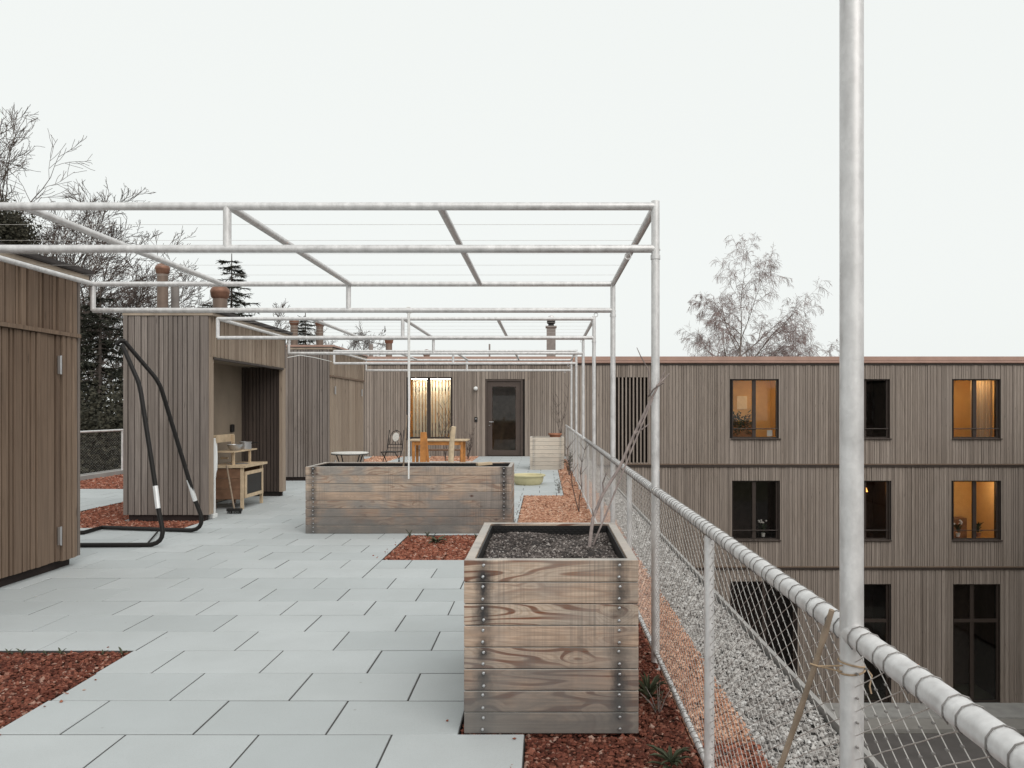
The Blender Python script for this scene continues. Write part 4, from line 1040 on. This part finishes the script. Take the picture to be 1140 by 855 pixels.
def herb(loc, h, sprd, label, seed, n=9, lw=.2):
    rg = random.Random(seed); t = thing('weed', label, 'weed', loc, 0, 'weeds in the red chips'); mb = MB(); sm = MB()
    for i in range(n):
        a = rg.uniform(0, 6.28); hh = h * rg.uniform(.55, 1); e = Vector((math.cos(a) * sprd * rg.random(), math.sin(a) * sprd * rg.random(), hh))
        m = e * .5 + Vector((0, 0, hh * .08)); sm.tube([(0, 0, -.02), m, e], [.003, .0022, .0012], 4)
        for q in range(9):
            f = rg.uniform(.2, 1); p = e * f; b = rg.uniform(0, 6.28)
            leaf(mb, p, (math.cos(b), math.sin(b), rg.uniform(.1, .9)), h * rg.uniform(.09, .17), h * lw * .14, .5)
    mb.build('leaves', MAT['leaf'], t, smooth=True); sm.build('stems', MAT['sapling'], t)
herb((P(732, 787, 3.75).x, 3.72, zg), .16, .12, 'low straggly weed below the tall leafy one near the planter', 2, 8, .22)
def twiggy(loc, h, label, seed, mt='twig', name='bare_shrub', n=7):
    rg = random.Random(seed); t = thing(name, label, 'shrub', loc, 0); mb = MB(); sb = MB()
    for i in range(n):
        a = rg.uniform(0, 6.28); lean = rg.uniform(.05, .28); hh = h * rg.uniform(.6, 1)
        pts = [Vector((0, 0, 0))]
        for q in range(1, 6):
            pts.append(Vector((math.cos(a) * lean * hh * q / 5 + rg.uniform(-.02, .02), math.sin(a) * lean * hh * q / 5, hh * q / 5)))
        mb.tube(pts, [.008, .007, .006, .005, .004, .003], 5)
        for q in range(2, 6):
            for _ in range(3):
                b_ = rg.uniform(0, 6.28); L = h * rg.uniform(.08, .2)
                sb.tube([pts[q], pts[q] + Vector((math.cos(b_) * L * .6, math.sin(b_) * L * .6, L * .8))], [.004, .002], 4)
    mb.build('stems', MAT[mt], t); sb.build('twigs', MAT[mt], t)
herb((P(634, 530, 17).x, 17.0, zg), .62, .22, 'bushy green herb against the far railing mesh', 8, 16)
herb((P(622, 552, 13.6).x, 13.4, zg), .4, .16, 'thin twiggy plant where the far red bed narrows', 9, 7)
twiggy((P(496, 512, 22.0).x, 22.0, 0), 1.7, 'bare twiggy shrub before the right half of the slatted window', 3)
twiggy((P(521, 512, 22.3).x, 22.3, 0), .9, 'low bare shrub right of the slatted window at the wall', 6)
twiggy((P(629, 488, YC + .4).x - .12, YC + .4, .73), 1.5, 'slender bare twigs rising from the pale far planter', 9, n=3)
twiggy((P(644, 570, 11.2).x, 11.0, zg), 1.05, 'dark bare twig climbing the middle of the railing mesh', 12, n=2)

# window sill plants and cards
def pot_plant(x, z, label, seed, flower=False):
    t = thing('potted_plant', label, 'plant', (x, YW + .24, z)); rg = random.Random(seed)
    MB().lathe([(.05, 0), (.07, .12), (.06, .12)], (0, 0, 0), 14).build('pot', MAT['white'] if flower else MAT['terracotta'], t, smooth=True)
    mb = MB()
    for i in range(22):
        a = rg.uniform(0, 6.28); leaf(mb, (0, 0, .12 + .2 * rg.random()), (math.cos(a), math.sin(a) * .5, rg.uniform(.3, 1.6)), rg.uniform(.14, .26), .06)
    mb.build('leaves', MAT['leaf_dark'], t, smooth=True)
    if flower:
        mb = MB()
        for i in range(7): mb.lathe([(.005, -.03), (.035, 0), (.02, .03)], (rg.uniform(-.13, .13), rg.uniform(-.05, .05), rg.uniform(.38, .52)), 8)
        mb.build('flowers', MAT['petal'], t, smooth=True)
z0 = win_z[1][0] + .06; z0t = win_z[0][0] + .06
pot_plant(wx(852), z0, 'white flowering orchid on the sill of the dark middle floor window', 1, True)
pot_plant(wx(1071), z0, 'bushy flowering plant in the left pane of the lit middle floor window', 2, True)
pot_plant(wx(1094), z0, 'small green pot plant in the right pane of the lit middle floor window', 3)
bs = thing('potted_plant', 'dark bushy plant added as the tree reflection in the upper lit window', 'plant', (wx(826), YW + .62, z0t - .3)); rg = random.Random(8)  # added leaf mass in place of a tree silhouette reflected in the glass
MB().lathe([(.11, 0), (.15, .26), (.13, .26)], (0, 0, 0), 16).build('pot', MAT['terracotta'], bs, smooth=True); mb = MB()  # pot of the added plant
for i in range(420):
    a_ = rg.uniform(0, 6.283); e_ = rg.uniform(-.5, 1.2); q_ = rg.random() ** .5
    leaf(mb, (.34 * q_ * math.cos(a_) + .1, .2 * q_ * math.sin(a_), .66 + .34 * q_ * math.sin(e_) + rg.uniform(-.18, .1)), (math.cos(a_), math.sin(a_), e_), rg.uniform(.08, .16), .05)
mb.build('leaves', MAT['leaf_dark'], bs, smooth=True)
cd = MB().box(wx(856), wx(862), YW + .2, YW + .215, z0t, z0t + .19).build('white_card', MAT['white']); tag(cd, 'small white card standing on the upper lit window sill', 'card')

# ------------------------------------------------------------------ trees
def grow(mb_t, mb_c, p, d, L, r_, lev, cfg, rg):
    n = cfg['seg'][lev]; pts = [p.copy()]; q = p.copy(); dd = d.copy(); rs = [r_]
    for i in range(n):
        j = cfg['jit'][lev]
        dd = (dd + Vector((rg.gauss(0, j), rg.gauss(0, j), rg.gauss(0, j) + cfg['up'][lev]))).normalized()
        q = q + dd * (L / n); pts.append(q.copy()); rs.append(max(r_ * (1 - (i + 1) / n * cfg['taper'][lev]), cfg['rmin']))
    (mb_t if lev < cfg['split'] else mb_c).tube(pts, rs, 8 if lev == 0 else (5 if lev < cfg['split'] else 3), caps=False)
    if lev >= cfg['levels'] - 1: return
    for c in range(cfg['kids'][lev]):
        lo = cfg['from'][lev]; t = lo + (1 - lo) * (c + rg.random() * .8) / cfg['kids'][lev]
        i = min(int(t * n), n - 1); f = t * n - i
        b = pts[i].lerp(pts[i + 1], f); dirp = (pts[i + 1] - pts[i]).normalized()
        ax = dirp.orthogonal().normalized(); ax.rotate(Matrix.Rotation(rg.uniform(0, 6.283), 3, dirp))
        ang = cfg['ang'][lev] * rg.uniform(.7, 1.25); nd = (dirp * math.cos(ang) + ax * math.sin(ang)).normalized()
        grow(mb_t, mb_c, b, nd, L * cfg['len'][lev] * rg.uniform(.7, 1.2) * (1.15 - .55 * t), max(rs[i] * .66, cfg['rmin']), lev + 1, cfg, rg)
def bare_tree(loc, H, label, seed, cfg, lean=(0, 0), name='bare_tree', tm='bark', cm='twig', r0=None, group=None):
    rg = random.Random(seed); t = thing(name, label, 'tree', loc, 0, group); a_, b_ = MB(), MB()
    grow(a_, b_, Vector((0, 0, -.3)), Vector((lean[0], lean[1], 1)).normalized(), H, r0 or H * .017, 0, cfg, rg)
    a_.build('trunk', MAT[tm], t, smooth=True); b_.build('crown', MAT[cm], t)
    return t
OAK = dict(levels=5, split=3, seg=[9, 8, 7, 5, 4], jit=[.05, .10, .12, .13, .14], up=[.02, .07, .05, .04, .03], taper=[.8, .85, .85, .8, .6], rmin=.0095,
           kids=[12, 8, 7, 6, 0], ang=[1.0, .68, .68, .62, .6], len=[.52, .55, .5, .5, .5]); OAK['from'] = [.38, .22, .2, .2, .2]
BIR = dict(levels=5, split=2, seg=[10, 7, 6, 6, 4], jit=[.04, .08, .16, .14, .1], up=[.02, .05, -.03, -.26, -.2], taper=[.85, .85, .8, .6, .5], rmin=.0068,
           kids=[18, 11, 9, 7, 0], ang=[.92, .6, .7, .75, .5], len=[.50, .48, .46, .62, .5]); BIR['from'] = [.5, .25, .2, .2, .2]
def ground(px, Y): return ((px - HX) * Y / F, Y, GZ)
TG = 'bare winter trees behind the huts'
bare_tree(ground(8, 31), 16.9, 'tall bare tree at the far left edge behind the near hut', 7, OAK, (.02, 0), group=TG)
bare_tree(ground(-45, 33), 16.4, 'second tall bare tree at the far left edge, behind the first', 33, OAK, (.02, 0), group=TG)
bare_tree(ground(60, 36), 14.3, 'slimmer bare tree between the left edge and the near hut roof corner', 41, OAK, (.02, 0), group=TG)
bare_tree(ground(128, 39), 12.9, 'bare tree rising behind the left side of the alcove hut', 52, OAK, (.02, 0), group=TG)
bare_tree(ground(15, 36), 16.4, 'dense bare tree in the second row at the far left', 64, OAK, (.0, 0), group=TG)
bare_tree(ground(88, 34), 13.8, 'spreading bare tree rising right of the near hut roof corner', 21, OAK, (.03, 0), group=TG)
bare_tree(ground(318, 40), 12.3, 'small bare tree above the farthest hut right of the spruce', 5, OAK, (0, 0), group=TG)
bare_tree(ground(395, 52), 12.5, 'low distant bare tree whose tips show left of the far roof', 15, OAK, (0, 0), group=TG)
bare_tree(ground(838, 50), 15.6, 'bare birch with drooping twigs beyond the far roof', 12, BIR, name='birch_tree', tm='birch_bark', cm='birch_twig', r0=.22)

def spruce(loc, H, rad, label, seed, dens=1.0, low=.08):
    rg = random.Random(seed); t = thing('spruce_tree', label, 'tree', loc, 0, 'dark conifers at the left'); tr = MB(); cr = MB()
    tr.tube([(0, 0, -.3), (rg.uniform(-.1, .1), 0, H * .5), (0, 0, H)], [H * .015, H * .009, .02], 8)
    z = H * low
    while z < H * .985:
        f = 1 - z / H; L0 = rad * (f ** .6) * rg.uniform(.8, 1.1) + .12
        for i in range(int(5 + 3 * f)):
            a = rg.uniform(0, 6.283); L = L0 * rg.uniform(.6, 1.1); ca_, sa_ = math.cos(a), math.sin(a)
            pts = [Vector((0, 0, z))]
            m = 5
            for q in range(1, m + 1):
                s = q / m; pts.append(Vector((ca_ * L * s, sa_ * L * s, z - L * .28 * s * (1.4 - s * .9) + .02)))
            tr.tube(pts, [.03, .022, .016, .012, .009, .006], 4, caps=False)
            nsp = int((10 + L * 14) * dens)
            for _ in range(nsp):
                s = rg.uniform(.12, 1.02) * m; ii = min(int(s), m - 1); b = pts[ii].lerp(pts[ii + 1], min(s - ii, 1.05))
                dv_ = Vector((ca_ + rg.gauss(0, .9), sa_ + rg.gauss(0, .9), rg.uniform(-.9, .25))).normalized()
                l_ = rg.uniform(.10, .28); wd_ = rg.uniform(.02, .05); sd_ = dv_.cross(Vector((rg.gauss(0, 1), rg.gauss(0, 1), 1))).normalized() * wd_
                cr.add([b - sd_ * .5, b + sd_ * .5, b + dv_ * l_ + sd_ * .3, b + dv_ * l_ * 1.2, b + dv_ * l_ - sd_ * .3], [(0, 1, 2, 3, 4)])
        z += rg.uniform(.16, .30)
    tr.build('trunk', MAT['bark'], t); cr.build('crown', MAT['needle'], t)
    return t
spruce(ground(258, 38), 7.85 + EYE + (456 - 282) * 38 / F, 3.6, 'slim dark spruce whose tip stands between two hut roofs', 3, 2.2, .45)
spruce(ground(112, 27), 7.85 + EYE + (456 - 318) * 27 / F, 2.6, 'dense dark conifer filling the gap between near and alcove huts', 8, 3.4)
spruce(ground(70, 25), 7.85 + EYE + (456 - 330) * 25 / F, 2.4, 'dark conifer mostly hidden behind the near hut', 18, 2.6)
spruce(ground(152, 30), 7.85 + EYE + (456 - 362) * 30 / F, 2.5, 'lower dark conifer just left of the alcove hut', 28, 2.8)
spruce(ground(340, 46), 7.85 + EYE + (456 - 345) * 46 / F, 3., 'far spruce tip showing between the pair of copper vents', 38, 2.0, .5)

def evergreen(loc, H, rad, z0, label, seed, n):
    rg = random.Random(seed); t = thing('evergreen_tree', label, 'tree', loc, 0); tr = MB(); cr = MB()
    tr.tube([(0, 0, -.3), (.1, 0, H * .6), (0, 0, H * .95)], [.2, .14, .04], 8); tr.build('trunk', MAT['bark'], t)
    cl_ = [(rg.gauss(0, rad * .45), rg.gauss(0, rad * .45), rg.uniform(z0, H)) for _ in range(26)]
    for _ in range(n):
        c_ = rg.choice(cl_); s = rad * .32
        b = Vector((c_[0] + rg.gauss(0, s), c_[1] + rg.gauss(0, s), c_[2] + rg.gauss(0, s)))
        dv_ = Vector((rg.gauss(0, 1), rg.gauss(0, 1), rg.gauss(0, 1))).normalized(); sd_ = dv_.orthogonal().normalized() * .035; l_ = rg.uniform(.07, .15)
        cr.add([b, b + dv_ * l_ * .5 + sd_, b + dv_ * l_, b + dv_ * l_ * .5 - sd_], [(0, 1, 2, 3)])
    cr.build('crown', MAT['evergreen'], t)
evergreen(ground(6, 29), 7.85 + EYE + (456 - 238) * 29 / F, 1.0, 12, 'dark evergreen crown at the left edge above the near hut roof', 4, 22000)
evergreen(ground(118, 22), 7.85 + EYE + (456 - 440) * 22 / F, 1.9, 2, 'dark leafy bush behind the distant left railing', 9, 60000)
